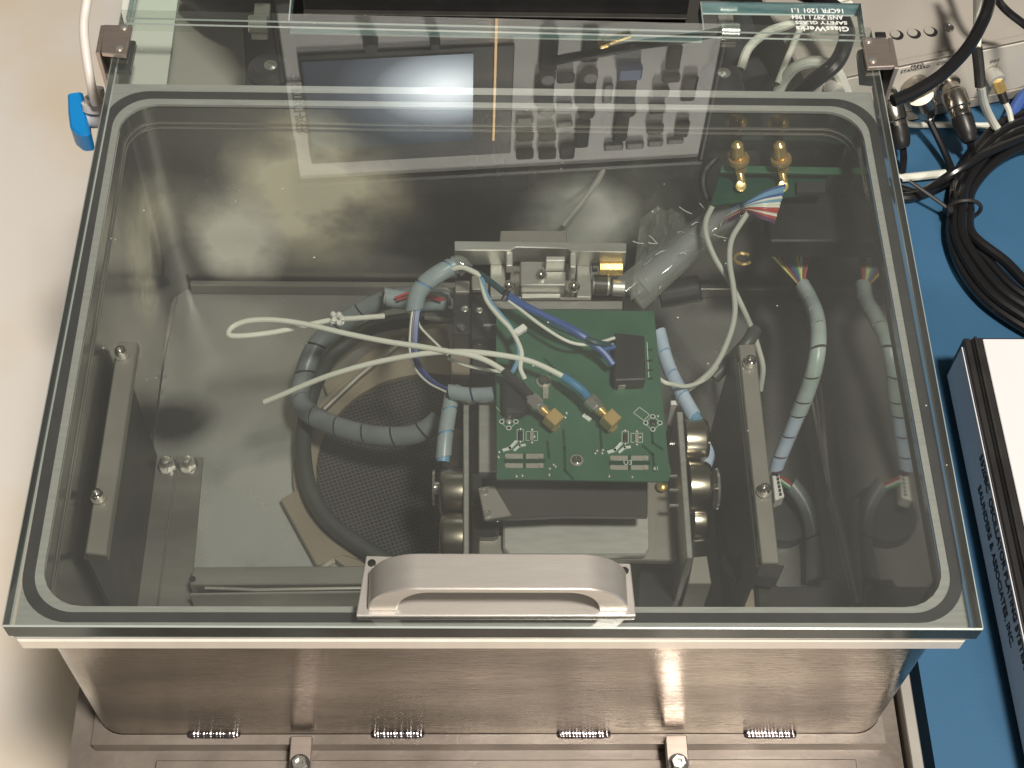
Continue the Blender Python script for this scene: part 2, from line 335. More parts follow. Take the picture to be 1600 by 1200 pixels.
# inner wall, outer wall
def wall(pts, z0, z1, flip=False, rows=8):
    b = MB(); b.rings([[Vector((p[0], p[1], z0 + (z1 - z0) * k / rows)) for p in pts] for k in range(rows + 1)], cap=False); return b
ZF = -.148
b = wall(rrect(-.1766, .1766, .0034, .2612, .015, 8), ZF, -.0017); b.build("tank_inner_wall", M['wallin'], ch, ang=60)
for zz in (-.0155, -.0120): b = MB(); ringplate(b, rrect(-.1765, .1765, .0035, .2611, .015, NR), rrect(-.1759, .1759, .0041, .2605, .0145, NR), zz - .0006, zz); b.build("rim_bead", M['stain'], ch)
wallo = wall(rrect(-.1775, .1775, -.0078, .264, .013, 8), -.118, -.0086); wallo.build("tank_outer_wall", M['wallout'], ch, ang=60)
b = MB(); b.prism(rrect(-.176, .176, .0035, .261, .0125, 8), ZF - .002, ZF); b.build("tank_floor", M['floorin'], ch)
b = MB(); b.box(.1756, .1765, .018, .247, ZF + .001, -.009); b.build("side_panel", M['polish'], ch)
# folded ledge along the bottom of the inner walls
b = MB(); b.box(-.166, .170, .2563, .2600, ZF, -.1395); b.build("bottom_ledge", M['stain'], ch, bev=.0006)
# liner plates on the tank floor: joints show as fine lines
b = MB(); b.slab([(278, 462), (240, 640), (200, 940), (130, 940), (180, 600), (225, 462)], ZF + .0012, .0011); b.build("liner_plate", M['stain'], ch, bev=.0003)
b = MB(); b.slab([(279, 712), (318, 714), (296, 960), (245, 960)], ZF + .0016, .0015); b.build("liner_plate", M['stain'], ch, bev=.0003)
b = MB(); b.slab([(230, 712), (277, 712), (243, 960), (200, 960)], ZF + .0016, .0015); b.build("liner_plate", M['stain'], ch, bev=.0003)
# weld beads and mounting flange in front
mf = MB(); ringplate(mf, rrect(-.1783, .1780, -.0126, .266, .0006, 8), rrect(-.1777, .1777, -.0080, .2642, .013, 8), -.1243, -.116); mf.build("mounting_flange", M['plate'], ch)
def weld(px):
    b = MB(); n = 15; r = random.Random(px)
    for i in range(n):
        x = px - 36 + 72 * i / (n - 1); p = P(x, 1143, -.1157); rad = .0027 if 0 < i < n - 1 else .0019
        b.lathe(p + Vector((r.uniform(-.0002, .0002), -.0016, -.0006 + r.uniform(-.0002, .0002))), Vector((.35, -.7, .8)), [(-.001, rad), (.0004, rad * .95), (.0011, rad * .62), (.0015, rad * .1)], 10)
    b.build("weld_bead", M['weld'], ch)
for px in (335, 622, 912, 1203): weld(px)

# support plate and side rail
bp = thing("base_plate", "brown-grey steel base plate the tank is welded on, seen below its front", "plate", (0, 0, -.13))
def rect28(x0, x1, y0, y1): return rrect(x0, x1, y0, y1, .0008, NR)
b = MB(); ringplate(b, rect28(-.1895, .187, -.14, .33), rrect(-.1785, .1785, -.0086, .265, .012, NR), -.134, -.1245); b.build("deck", M['plate'], bp)
b = MB(); b.prism([(-.150, -.0178), (-.150, -.12), (.165, -.12), (.165, -.0178)], -.1243, -.1215); b.build("front_step", M['plate'], bp, bev=.0005)
b = MB(); b.prism([(-.188, -.139), (.186, -.139), (.186, -.12), (-.188, -.12)], -.45, -.1345); b.build("front_skirt", M['plate'], bp)
b = MB(); b.prism([(.1885, .30), (.1885, -.14), (.194, -.14), (.194, .30)], -.14, -.1165); b.build("side_rail", M['aluD'], label="narrow grey metal rail along the base plate beside the blue bench", cat="rail", bev=.0005)
b = MB(); b.prism([(-.189, .2755), (.186, .2755), (.186, .62), (-.189, .62)], -.122, -.112); b.build("rear_deck", M['darkb'], label="dark deck behind the tank seen through the rear glass", cat="deck")
b = MB(); b.slab([(258, 140), (386, 140), (372, -60), (268, -60)], -.108, .0035); b.build("grey_plate", M['backp'], label="grey metal plate behind the tank between the pale board and the left foot", cat="plate")

# clamp straps with bolts
def strap(x, label):
    t = thing("clamp_strap", label, "clamp", (x, -.03, -.116), "clamp straps in front of the tank")
    b = MB(); b.box(x - .0048, x + .0048, -.045, -.0105, -.1155, -.1105); b.build("bar", M['clamp'], t, bev=.0004)
    q = Vector((x, -.0235, -.1105)); b = MB(); b.lathe(q, Z, [(0, .0046), (.0006, .0046), (.0006, .0034)], 20); b.build("washer", M['blackm'], t)
    b = MB(); b.lathe(q + Z * .0006, Z, [(0, .0034), (.0026, .0034), (.003, .003), (.003, .0018), (.0012, .0017)], 6); b.build("bolt", M['chrome'], t)
strap(P(470, 1170, -.1105).x, "steel clamp strap with a black bolt, left of the two below the tank front")
strap(P(1058, 1170, -.1105).x, "steel clamp strap with a shiny bolt, right of the two below the tank front")

# ================================================================ glass lid
GT = .0110; GB = .0012
gl = thing("glass_lid", "thick clear glass lid with greenish edges lying on the steel tank", "lid", (0, .15, GB))
def sheet(outline, z0, z1, name, parent, mt, mu, me_, mb_, clear, bw=.0006):
    b = MB(); b.prism(outline, z0, z1); b.bevel(bw, 60)
    b.bm.normal_update()
    for f in b.bm.faces:
        n = f.normal
        f.material_index = 0 if n.z > .98 else (1 if n.z < -.98 else ((1 if n.y * clear > .6 else 2) if abs(n.z) < .1 else 3))
    return b.build(name, [mt, mu, me_, mb_], parent, ang=20)
sheet([(-.1858, -.0100), (.1855, -.0110), (.1868, .3080), (-.1822, .3137)], GB, GT, "pane", gl, M['glass'], M['glass2'], M['edge'], M['edgeb'], 1)
hp = thing("lid_handle", "satin aluminium pull handle on a plate at the front edge of the glass lid", "handle", (0, .01, GT))
b = MB(); b.slab([(572, 868), (985, 880), (994, 962), (556, 962)], GT + .0022, .0020); b.build("backing_plate", M['handle'], hp, bev=.0004)
a0, a1 = P(566, 955, GT + .0022), P(985, 955, GT + .0022)
hx0, hx1 = P(575, 940, GT + .004).x, P(981, 940, GT + .004).x
# bridge handle: profile in x/z extruded along y
def handle():
    H = .0200; T = .0036; y0, y1 = P(800, 957, GT + .0022).y + .0005, P(800, 957, GT + .0022).y + .0150
    x0, x1 = hx0, hx1; R = .019; zb = GT + .0023; out = []; inn = []
    N = 12
    for k in range(N + 1):
        a = math.radians(90 * k / N); out.append((x0 + R - R * math.cos(a), zb + (H - .0) * math.sin(a)))
        r2 = .0125; inn.append((x0 + .0110 + r2 - r2 * math.cos(a), zb + (H - T) * math.sin(a)))
    out2 = [(x0 + x1 - p[0], p[1]) for p in out[::-1]]; inn2 = [(x0 + x1 - p[0], p[1]) for p in inn[::-1]]
    po = out + out2; pi = inn + inn2; b = MB(); f = b.bm.verts.new
    A = [f((p[0], y0, p[1])) for p in po]; B = [f((p[0], y0, p[1])) for p in pi]; C_ = [f((p[0], y1, p[1])) for p in po]; D = [f((p[0], y1, p[1])) for p in pi]
    n = len(po)
    for i in range(n - 1):
        b._face([A[i], A[i + 1], B[i + 1], B[i]]); b._face([C_[i + 1], C_[i], D[i], D[i + 1]]); b._face([A[i + 1], A[i], C_[i], C_[i + 1]]); b._face([B[i], B[i + 1], D[i + 1], D[i]])
    b._face([A[0], B[0], D[0], C_[0]]); b._face([B[-1], A[-1], C_[-1], D[-1]])
    b.build("grip", M['handle'], hp, ang=25, bev=.0005)
handle()
for q in ((581, 880), (976, 892)): screw(hp, P(*q, GT + .0023), .0016, .0006, M['blackm'])

# rear fixed glass
rg = thing("rear_glass", "fixed rear glass sheet behind the lid with white safety marking", "glass sheet", (0, .34, -.002))
yb_ = P(1200, 2, .0035).y
sheet([(-.1815, .3150), (.1860, .3095), (.1868, yb_), (.1045, yb_), (.1045, .3125), (-.101, .3150), (-.101, .42), (-.180, .42)], -.0055, .0035, "pane", rg, M['glassr'], M['glass2'], M['teal_edge'], M['edgeb'], -1)
def gtext(s, py, px, size, par, z): 
    p = P(px, py, z); text(s, size, p, -X, -Y, M['glassink'], "printing", par, bold=.00008, width=.0262)
gtext("16CFR 1201 1.1", 16.5, 1277, .0042, rg, .0037)
gtext("ANSI Z97.1 1984", 26.5, 1277, .0042, rg, .0037)
gtext("SAFETY GLASS", 35.2, 1283, .0030, rg, .0037)
gtext("GlassWerks", 44.5, 1285, .0044, gl, GT + .0002)

# hinge clamps
def hinge(side):
    s = -1 if side == 'l' else 1
    if side == 'l':
        top = [(162, 38), (206, 39), (196, 86), (158, 82)]; lab = "small brown steel corner clamp at the left rear edge of the lid"; sc_ = [(193, 42), (186, 75)]; pad = [(202, 62), (212, 63), (203, 109), (172, 107), (176, 80)]
    else:
        top = [(1347, 57), (1388, 60), (1398, 103), (1356, 105)]; lab = "small brown steel corner clamp at the right rear edge beside the beige case"; sc_ = [(1357, 63), (1364, 94)]; pad = [(1340, 78), (1352, 74), (1380, 112), (1375, 128), (1345, 125)]
    zt = GT + .0032; c = P(*top[0], zt); t = thing("corner_clamp", lab, "clamp", (c.x, c.y, 0), "corner clamps of the lid")
    b = MB(); b.slab(top, zt, .0026); 
    xo = (P(*top[0], zt).x + P(*top[3], zt).x) / 2 if s < 0 else (P(*top[1], zt).x + P(*top[2], zt).x) / 2
    ya, yb = P(*top[3], zt).y, P(*top[0], zt).y
    b.build("bracket", M['clamp'], t, bev=.0003)
    b = MB(); b.box(min(xo, xo + s * .0022), max(xo, xo + s * .0022), ya, yb, -.022, zt - .0003); b.build("bracket_leg", M['clamp'], t, bev=.0003)
    b = MB(); b.slab(pad, -.003, .004); b.build("rubber_pad", M['edge'], t, bev=.0004)
    for q in sc_: screw(t, P(*q, zt), .0019, .0010, M['chrome'], sock=False)
hinge('l'); hinge('r')

# pale board and silver hinges under the rear glass
b = MB(); b.slab([(178, 133), (260, 133), (283, -40), (196, -40)], -.03, .004); b.build("pale_board", M['pale'], label="pale green-white board under the glass at the left rear", cat="board")
def foot(px, py, lab):
    c = P(px, py, -.03); t = thing("rubber_foot", lab, "foot", (c.x, c.y, -.112), "black feet behind the tank")
    b = MB(); b.lathe((c.x, c.y, -.112), Z, [(0, .0125), (.07, .0125), (.078, .0115), (.082, .008)], 28); b.build("body", M['rubber'], t)
    b = MB(); b.box(c.x - .0125, c.x + .0125, c.y - .022, c.y, -.11, -.036); b.build("skirt", M['rubber'], t, bev=.001)
    screw(t, (c.x + .001, c.y - .001, -.0302), .0036, .0012, M['chrome'], sock=False)
foot(420, 100, "black rounded foot with a cross-head screw under the glass, left of the two")
foot(1128, 112, "black rounded foot with a cross-head screw under the glass, right of the two")
def pin(px, py, lab):
    c = P(px, py, -.012); t = thing("hinge_pin", lab, "pin", (c.x, c.y, -.02), "silver hinge pins at the rear")
    b = MB(); b.cyl(c - X * .0048, c + X * .0048, .0046, 24, .0004); b.build("barrel", M['chrome'], t)
    b = MB(); b.box(c.x - .004, c.x + .004, c.y - .003, c.y + .02, -.02, -.0165); b.build("leaf", M['aluD'], t, bev=.0003)
pin(404, 38, "short silver hinge barrel under the glass, left one")
pin(1140, 50, "short silver hinge barrel under the glass, right one")

# ================================================================ valve on the left side
v = thing("drain_valve", "white plastic valve with a bright blue lever on the left side of the tank", "valve", P(140, 175, -.06))
c = P(146, 178, -.06)
b = MB(); b.cyl(c + Vector((.022, 0, 0)), c - X * .003, .0075, 24); b.build("body", M['whitep'], v)
q = P(148, 160, -.05); b = MB(); b.lathe(q + Vector((0, .0, -.006)), Vector((.05, .55, .9)), [(0, .0075), (.004, .0078), (.0045, .0062), (.007, .0062), (.0075, .0045), (.012, .0042)], 24); b.build("collar", M['whitep'], v)
b = MB(); b.slab([(105, 144), (128, 141), (133, 165), (135, 182), (141, 209), (124, 211), (109, 199), (106, 175)], -.054, .014); b.build("lever", M['bluehandle'], v, bev=.0012)
MB().tube(wpath([(149, 161, -.044), (142, 130, -.03), (134, 80, -.02), (131, 40, -.012), (136, 0, -.005), (146, -60, 0)]), .0024, 12).build("air_tube", M['tubem'], label="milky white air tube rising from the valve at the left", cat="tube")

# ================================================================ mirrored instrument standing behind the lid
A_ = Vector((-.110, .340, 0)); B_ = Vector((.1237, .360, 0)); EU = (B_ - A_).normalized(); EN = Vector((EU.y, -EU.x, 0))   # EN faces the camera
LW = (B_ - A_).length
def rf(px, py):                       # panel coordinates (u, z) of what the lid mirrors at this pixel
    d = ray(px, py); t = EN.dot(A_ - CAM) / EN.dot(d); p = CAM + d * t; return (p - A_).dot(EU), 2 * GT - p.z
def IP(u, wd, z): return A_ + EU * u + EN * wd + Z * z
ins = thing("bench_instrument", "grey front-panel instrument with painted glare on its screen, standing behind the lid, mirrored in the glass", "instrument", (0, .36, -.01))
ZT = .166; ZL = .0125
def ibox(u0, u1, w0, w1, z0, z1, name, m, parent=ins, bev=.0008, label=None):
    b = MB(); b.obox(IP((u0 + u1) / 2, (w0 + w1) / 2, (z0 + z1) / 2), EU, EN, Z, (u1 - u0) / 2, (w1 - w0) / 2, (z1 - z0) / 2)
    return b.build(name, m, parent, bev=bev, label=label)
ibox(.0, LW, -.16, -.0015, ZL + .001, ZT - .001, "case", M['beige'])
ibox(-.001, LW + .001, -.0013, .004, ZL, ZT, "front_panel", M['ipanel'])
ibox(-.004, -.0012, -.02, .0055, ZL, ZT + .002, "trim", M['blackm']); ibox(LW + .0012, LW + .004, -.02, .0055, ZL, ZT + .002, "trim", M['blackm'])
ibox(-.004, LW + .004, -.03, .006, ZT + .0003, ZT + .0045, "top_trim", M['blackm'])
u0, z1 = rf(465, 74); u1, _ = rf(802, 78); u0b, z0 = rf(488, 245)
zlo, zhi = min(z0, z1), max(z0, z1)
ibox(u0, u1, .0041, .0060, zlo, zhi, "screen_bezel", M['black'], bev=.0006)
# display: lamp glare painted as emission, brightest towards its right
def screenmat():
    m = bpy.data.materials.new("glare_display"); m.use_nodes = True; nt = m.node_tree; b = nt.nodes["Principled BSDF"]
    b.inputs["Base Color"].default_value = (.02, .022, .025, 1); b.inputs["Roughness"].default_value = .12
    tc = nt.nodes.new("ShaderNodeTexCoord"); g = nt.nodes.new("ShaderNodeTexGradient"); g.gradient_type = 'SPHERICAL'
    mp = nt.nodes.new("ShaderNodeMapping"); mp.vector_type = 'POINT'
    nt.links.new(tc.outputs["Generated"], mp.inputs[0]); mp.inputs["Location"].default_value = (-.84 * 1.45, 0, -.36 * 1.5); mp.inputs["Scale"].default_value = (1.45, 0, 1.5)
    nt.links.new(mp.outputs[0], g.inputs[0]); r = nt.nodes.new("ShaderNodeValToRGB")
    e = r.color_ramp.elements; e[0].position = 0; e[0].color = (.03, .035, .045, 1); e[1].position = .92; e[1].color = (.95, .97, 1, 1)
    k = r.color_ramp.elements.new(.35); k.color = (.10, .11, .13, 1); k = r.color_ramp.elements.new(.62); k.color = (.42, .45, .49, 1)
    nt.links.new(g.outputs["Color"], r.inputs[0]); nt.links.new(r.outputs[0], b.inputs["Emission Color"]); b.inputs["Emission Strength"].default_value = 5
    return m
us0, zs1 = rf(471, 84); us1, zs0 = rf(737, 206)
sb = ibox(us0, us1, .0061, .0066, min(zs0, zs1), max(zs0, zs1), "display", screenmat(), bev=0)
um, zm = rf(773, 60); un, zn = rf(773, 205)
ibox(um - .0006, um + .0006, .0061, .0075, .036, zn, "glint_bar", emis("painted_glint", (1, .62, .30), 3.0), bev=.0002)  # glowing bar added for the light streak reflected on the black strip
ul, zl1 = rf(446, 118); ur, zl0 = rf(478, 205)
ibox(ul, ul + .0115, .0042, .0052, min(zl0, zl1), max(zl0, zl1), "badge", M['page'], bev=.0004)
text("100% CHASER", .0090, IP(ul + .0058, .0054, (zl0 + zl1) / 2), Z, -EU, M['ink'], "badge_print", ins, space=.62)
def key(x0, y0, x1, y1, m='black', h=.004, bev=.0012, name="button"):
    ua, za = rf(x0, y0); ub, zb = rf(x1, y1); um_ = (ua + ub) / 2; hw = abs(rf(x1, y0)[0] - rf(x0, y0)[0]) / 2
    uc = rf((x0 + x1) / 2, (y0 + y1) / 2)[0]
    ibox(uc - hw, uc + hw, .0041, .0041 + h, min(za, zb), max(za, zb), name, M[m], bev=bev)
M['keyb'] = mat('matte_black_key', (.014, .014, .014), 0, .75, spec=.15); M['midg'] = mat("mid_grey_key", (.16, .15, .15), 0, .45); M['dkg'] = mat("dark_grey_key", (.04, .038, .038), 0, .7, spec=.15)
for k in [(834, 105, 864, 152), (898, 105, 929, 152), (897, 176, 919, 218), (961, 108, 991, 160), (957, 160, 980, 208), (1063, 108, 1086, 145), (1053, 178, 1074, 202), (842, 44, 870, 98), (908, 44, 934, 84), (1040, 60, 1062, 96)]: key(*k, m='keyb', h=.003)
for k in [(1018, 125, 1043, 137), (1012, 150, 1037, 163), (1008, 182, 1034, 195), (1032, 103, 1060, 114), (868, 103, 896, 115), (805, 194, 832, 206), (840, 194, 867, 206), (805, 221, 832, 234), (840, 220, 867, 234), (873, 212, 896, 234)]: key(*k, m='dkg', h=.004)
for k in [(942, 214, 972, 224), (976, 212, 1004, 222), (1010, 208, 1034, 218), (1040, 206, 1066, 214), (868, 178, 893, 188), (868, 150, 893, 158), (805, 172, 832, 182), (940, 120, 955, 150)]: key(*k, m='midg', h=.002)
key(962, 88, 1000, 106, 'bluelt', .006)
def knob(px, py, r, m='black', h=.008):
    u, z = rf(px, py); b = MB(); b.lathe(IP(u, .0041, z), EN, [(0, r), (h * .8, r * .92), (h, r * .8)], 24); b.build("knob", M[m], ins, ang=40)
knob(578, 51, .0042); knob(678, 48, .003); knob(854, 107, .0046, 'midg', .005); knob(920, 104, .0046, 'midg', .005); knob(852, 160, .0052, 'chrome', .004); knob(915, 163, .005, 'dkg', .004); knob(979, 160, .005, 'dkg', .004)
def rfp(px, py, wd):                  # a point wd in front of the panel that the lid mirrors at this pixel
    d = ray(px, py); A2 = A_ + EN * wd; t = EN.dot(A2 - CAM) / EN.dot(d); p = CAM + d * t; return Vector((p.x, p.y, 2 * GT - p.z))
b = MB(); b.tube(smooth([rfp(862, 96, .012), rfp(890, 90, .016), rfp(940, 82, .018), rfp(1000, 70, .018), rfp(1060, 62, .014), rfp(1135, 47, .012), rfp(1180, 30, .01)]), .0026, 10)
b.build("patch_lead", M['cableb'], label="black patch lead lying across the instrument panel, seen in the reflection", cat="cable")
b = MB(); b.cyl(rfp(936, 68, .018), rfp(950, 64, .018), .0034, 12); b.cyl(rfp(951, 64, .018), rfp(986, 52, .018), .0023, 12); b.build("gold_connector", M['gold'], label="small gold coaxial connector hanging by the instrument buttons, seen in the reflection", cat="connector")
# black plinth of the instrument: its lower edge shows at the top of the picture
pl = thing("instrument_plinth", "glossy black plinth under the instrument at the top middle", "plinth", (0, .34, -.01))
b = MB(); b.box(-.0953, .0985, .3290, .3395, -.0098, .0118); b.build("front_bar", M['black'], pl, bev=.0005)
b = MB(); b.box(-.0953, .0985, .3255, .3289, -.0035, -.0022); b.build("lip", M['blackm'], pl, bev=.0003)

# ================================================================ beige instrument at the right rear
bg = thing("signal_source_case", "beige metal instrument case with connector row at the top right", "instrument", (.28, .40, -.12))
C0 = Vector((.235, .361, ZB)); C1 = Vector((.3195, .385, ZB)); DU = (C1 - C0).normalized(); DN = Vector((DU.y, -DU.x, 0))
def CP(u, wd, z): return C0 + DU * u + DN * wd + Z * z        # u along the face, wd towards the viewer, z above the bench
def cf(px, py):
    d = ray(px, py); t = DN.dot(C0 - CAM) / DN.dot(d); p = CAM + d * t; return (p - C0).dot(DU), p.z - ZB
def cbox(u0, u1, w0, w1, z0, z1, name, m, bev=.0006, parent=bg):
    b = MB(); b.obox(CP((u0 + u1) / 2, (w0 + w1) / 2, (z0 + z1) / 2), DU, DN, Z, (u1 - u0) / 2, (w1 - w0) / 2, (z1 - z0) / 2); return b.build(name, M[m], parent, bev=bev)
HC = cf(1460, 93)[1]
cbox(-.062, .35, -.30, -.0012, .003, HC, "case", 'beige', .0012)
cbox(-.060, .05 + .30, -.001, .0, .010, HC - .0015, "connector_panel", 'cream', .0003)
cbox(-.060, .35, -.001, .0008, .002, .0095, "bottom_rail", 'beige', .0004)
cbox(-.061, .35, -.0035, -.0001, HC + .0002, HC + .0012, "top_cover_edge", 'beige', .0003)
def ctop(px, py): return P(px, py, ZB + HC + .0004)
for q in ((1402, 55), (1429, 53), (1455, 50)):
    c = ctop(*q); b = MB(); b.lathe(c, Z, [(0, .0036), (.0003, .0036)], 20); b.build("round_hole", M['black'], bg)
    b = MB(); b.lathe(c + Vector((-.0012, .0006, .0003)), Z, [(0, .0028), (.0003, .0028)], 20); b.build("hole_plug", M['backp'], bg)
b = MB(); b.lathe(ctop(1483, 44), Z, [(0, .0029), (.0008, .0026), (.001, .002), (.0004, .001)], 18); b.build("screw", M['screw'], bg)
b = MB(); c = ctop(1376, 55); b.box(c.x - .003, c.x + .003, c.y - .0022, c.y + .0022, c.z, c.z + .0006); b.build("switch", M['black'], bg, bev=.0003)
def ctext(s, px, py, size, nm="printing", sp=1.1):
    u, z = cf(px, py); text(s, size, CP(u, .0003, z), DU, Z, M['ink'], nm, bg, space=sp)
ctext("COUNTER", 1372, 109, .0032); ctext("FREQ", 1433, 102, .0032); ctext("STANDARD", 1430, 107.5, .0032); ctext("COUPLER", 1482, 96, .0032); ctext("OSC", 1554, 95, .0030); ctext("1", 1557, 101, .0026); ctext("POWER", 1251, 128, .0030)

def plug(name, px, py, lab, body, cabl, cable_m='cableb', style='bnc', group="plugs in the beige case"):
    u, z = cf(px, py); p = CP(u, .0005, z); q = P(*body); d = (q - p).normalized()
    t = thing(name, lab, "plug", p, group)
    L = (q - p).length
    if style == 'bnc':
        b = MB(); b.lathe(p, DN, [(0, .0068), (.0015, .0068), (.0015, .0052), (.007, .0052)], 24); b.build("jack", M['nickeld'], t)
        p2 = p + DN * .006
        d = (q - p2).normalized(); L = (q - p2).length
        b = MB(); b.lathe(p2, d, [(0, .0066), (.001, .0072), (.010, .0072), (.011, .0062), (L * .5, .006), (L * .5 + .001, .0052)], 24); b.build("coupling", M['nickeld'], t)
        b = MB(); b.lathe(p2 + d * (L * .5), d, [(0, .0060), (.002, .0062), (L * .30, .0058), (L * .45, .0045), (L * .5, .0032)], 20); b.build("boot", M['black'], t)
    elif style == 'metal':
        b = MB(); b.lathe(p, DN, [(0, .0080), (.006, .0080), (.0065, .0070), (.010, .0070)], 24); b.build("jack", M['nickeld'], t)
        p2 = p + DN * .009; d = (q - p2).normalized(); L = (q - p2).length
        b = MB(); b.lathe(p2, d, [(0, .0072), (L * .35, .0074), (L * .36, .0064), (L * .7, .0056), (L * .72, .0042), (L * .78, .0048), (L * .84, .0040), (L, .0026)], 24); b.build("coupling", M['nickeld'], t)
    else:
        b = MB(); b.lathe(p, DN, [(0, .0046), (.0075, .0050), (.0078, .0042)], 24); b.build("jack", M['aluL'], t)
        p2 = p + DN * .007; d = (q - p2).normalized(); L = (q - p2).length
        b = MB(); b.lathe(p2, d, [(0, .0034), (L * .5, .0034)], 6); b.build("nut", M['gold'], t)
        b = MB(); b.lathe(p2 + d * L * .5, d, [(0, .0027), (L * .5, .0026)], 12); b.build("boot", M['black'], t)
    b = MB(); b.tube(smooth([q] + W(cabl)), .0021 if style != 'sma' else .0017, 8); b.build("cable", M[cable_m], t); return t
plug("coax_plug", 1383, 148, "black booted coaxial plug beside the lid corner, partly hidden by it", (1411, 232, ZB + .014), [(1412, 250, ZB + .008), (1408, 275, ZB + .004), (1395, 300, ZB + .004)])
plug("coax_plug", 1428, 132, "all-metal coaxial plug under the word STANDARD", (1452, 188, ZB + .016), [(1470, 225, ZB + .010), (1486, 262, ZB + .006), (1498, 300, ZB + .006), (1505, 330, ZB + .006)], style='metal')
plug("coax_plug", 1481, 130, "thick black booted coaxial plug with silver collar, third from the lid corner", (1516, 222, ZB + .016), [(1517, 240, ZB + .010), (1508, 262, ZB + .006), (1500, 285, ZB + .008), (1498, 320, ZB + .008)])
plug("small_coax_plug", 1549, 112, "small gold-tipped plug on a black lead under the word OSC", (1570, 160, ZB + .020), [(1576, 172, ZB + .016), (1581, 192, ZB + .010), (1590, 215, ZB + .004)], style='sma', cable_m='white')
plug("small_coax_plug", 1298, 132, "small gold-tipped plug under the glass left of the lid's right clamp", (1304, 150, ZB + .022), [(1306, 165, ZB + .016), (1306, 190, ZB + .004)], style='sma')

# loose cables at the right
def lead(name, pts, r, m, lab, cat="cable", seg=10, group=None): return MB().tube(wpath(pts), r, seg).build(name, M[m], label=lab, cat=cat, group=group)
lead("black_cable", [(1395, 158, -.03), (1430, 143, -.028), (1470, 118, -.024), (1508, 80, -.02), (1532, 40, -.016), (1545, 5, -.012), (1555, -60, -.01)], .0034, 'cableb', "thick black cable arching over the connector row at the top right")
lead("white_cable", [(1527, -60, -.02), (1527, 0, -.03), (1527, 60, -.04), (1526, 75, -.042)], .0022, 'white', "upper white lead coming down in front of the beige case")
b = lead("grey_sleeve", [(1526, 74, -.042), (1529, 100, -.05), (1532, 135, -.06)], .0031, 'blackm', "dark grey sleeve on the white lead in front of the beige case", "cable sleeve")
lead("white_cable", [(1532, 134, -.06), (1537, 160, -.08), (1548, 185, -.10), (1562, 206, -.112), (1590, 235, -.118)], .0024, 'white', "white lead curving down onto the blue bench")
lead("white_cable", [(1400, 165, ZB + .012), (1410, 180, ZB + .006), (1420, 194, ZB + .003), (1470, 195, ZB + .003), (1520, 196, ZB + .003), (1546, 196, ZB + .003)], .0018, 'white', "thin white lead lying flat behind the black plugs")
lead("white_cable", [(1395, 279, ZB + .004), (1430, 276, ZB + .004), (1477, 271, ZB + .004)], .0024, 'white', "short white cable end on the bench beside the lid edge")
lead("white_cable", [(1540, 252, ZB + .003), (1580, 225, ZB + .003), (1620, 205, ZB + .003)], .0022, 'white', "white lead passing under the black coil")
lead("blue_cable", [(1560, 215, ZB + .003), (1580, 180, ZB + .006), (1600, 150, ZB + .01), (1640, 120, ZB + .01)], .0038, 'bluew', "bright blue cable at the right picture edge")
# coil of black cables with tie
cl = thing("cable_coil", "coil of glossy black cables held by a cable tie on the blue bench", "cable coil", P(1500, 300, ZB))
base = [(1640, 192), (1580, 210), (1535, 245), (1505, 290), (1498, 330), (1500, 370), (1520, 415), (1555, 455), (1600, 485), (1660, 515)]
offs = [(-10, 0, .006), (-3, 6, .010), (5, 0, .012), (10, 8, .005), (16, 3, .010)]
fan = [0, 2, 6, 12, 24]
for k, (dx, dy, dz) in enumerate(offs):
    pts = []
    for i, (x, y) in enumerate(base):
        f = abs(i - 4) / 5; s = (k - 2)
        if i < 4: pts.append((x + dx * .7 + s * 5 * f, y + s * 15 * f, ZB + dz))
        else: pts.append((x + dx + s * 7 * f + (fan[k] * 1.2 if i > 5 else 0), y - s * 8 * f, ZB + dz))
    MB().tube(wpath(pts), .0031, 10).build("cable_turn", M['cableb'], cl)
MB().tube(wpath([(1640, 235, ZB + .004), (1600, 232, ZB + .004), (1560, 240, ZB + .004), (1520, 262, ZB + .004), (1470, 290, ZB + .004), (1430, 306, ZB + .004), (1400, 308, ZB + .004)]), .0030, 10).build("cable_turn", M['cableb'], cl)
b = MB(); c = P(1505, 328, ZB + .008); pts = [c + Vector((.0098 * math.cos(a), .0, .0085 * math.sin(a))) for a in [2 * math.pi * k / 20 for k in range(21)]]
b.tube(pts, .0012, 6, cap=False); b.tube(wpath([(1487, 330, ZB + .009), (1460, 310, ZB + .012), (1421, 283, ZB + .016)]), .0011, 6); c2 = P(1486, 331, ZB + .010); b.box(c2.x - .0022, c2.x + .0022, c2.y - .002, c2.y + .002, c2.z - .002, c2.z + .002)
b.build("cable_tie", M['black'], cl)

lead("black_cable", [(1530, -60, -.03), (1560, 2, -.03), (1600, 38, -.04), (1660, 80, -.05)], .0022, 'cableb', "thin dark cable crossing the beige case at the top right corner")
lead("black_cable", [(1400, 292, ZB + .004), (1440, 300, ZB + .004), (1490, 270, ZB + .016), (1540, 240, ZB + .018), (1600, 215, ZB + .014), (1650, 200, ZB + .01)], .0026, 'cableb', "glossy black cable lying over the coil towards the right edge")
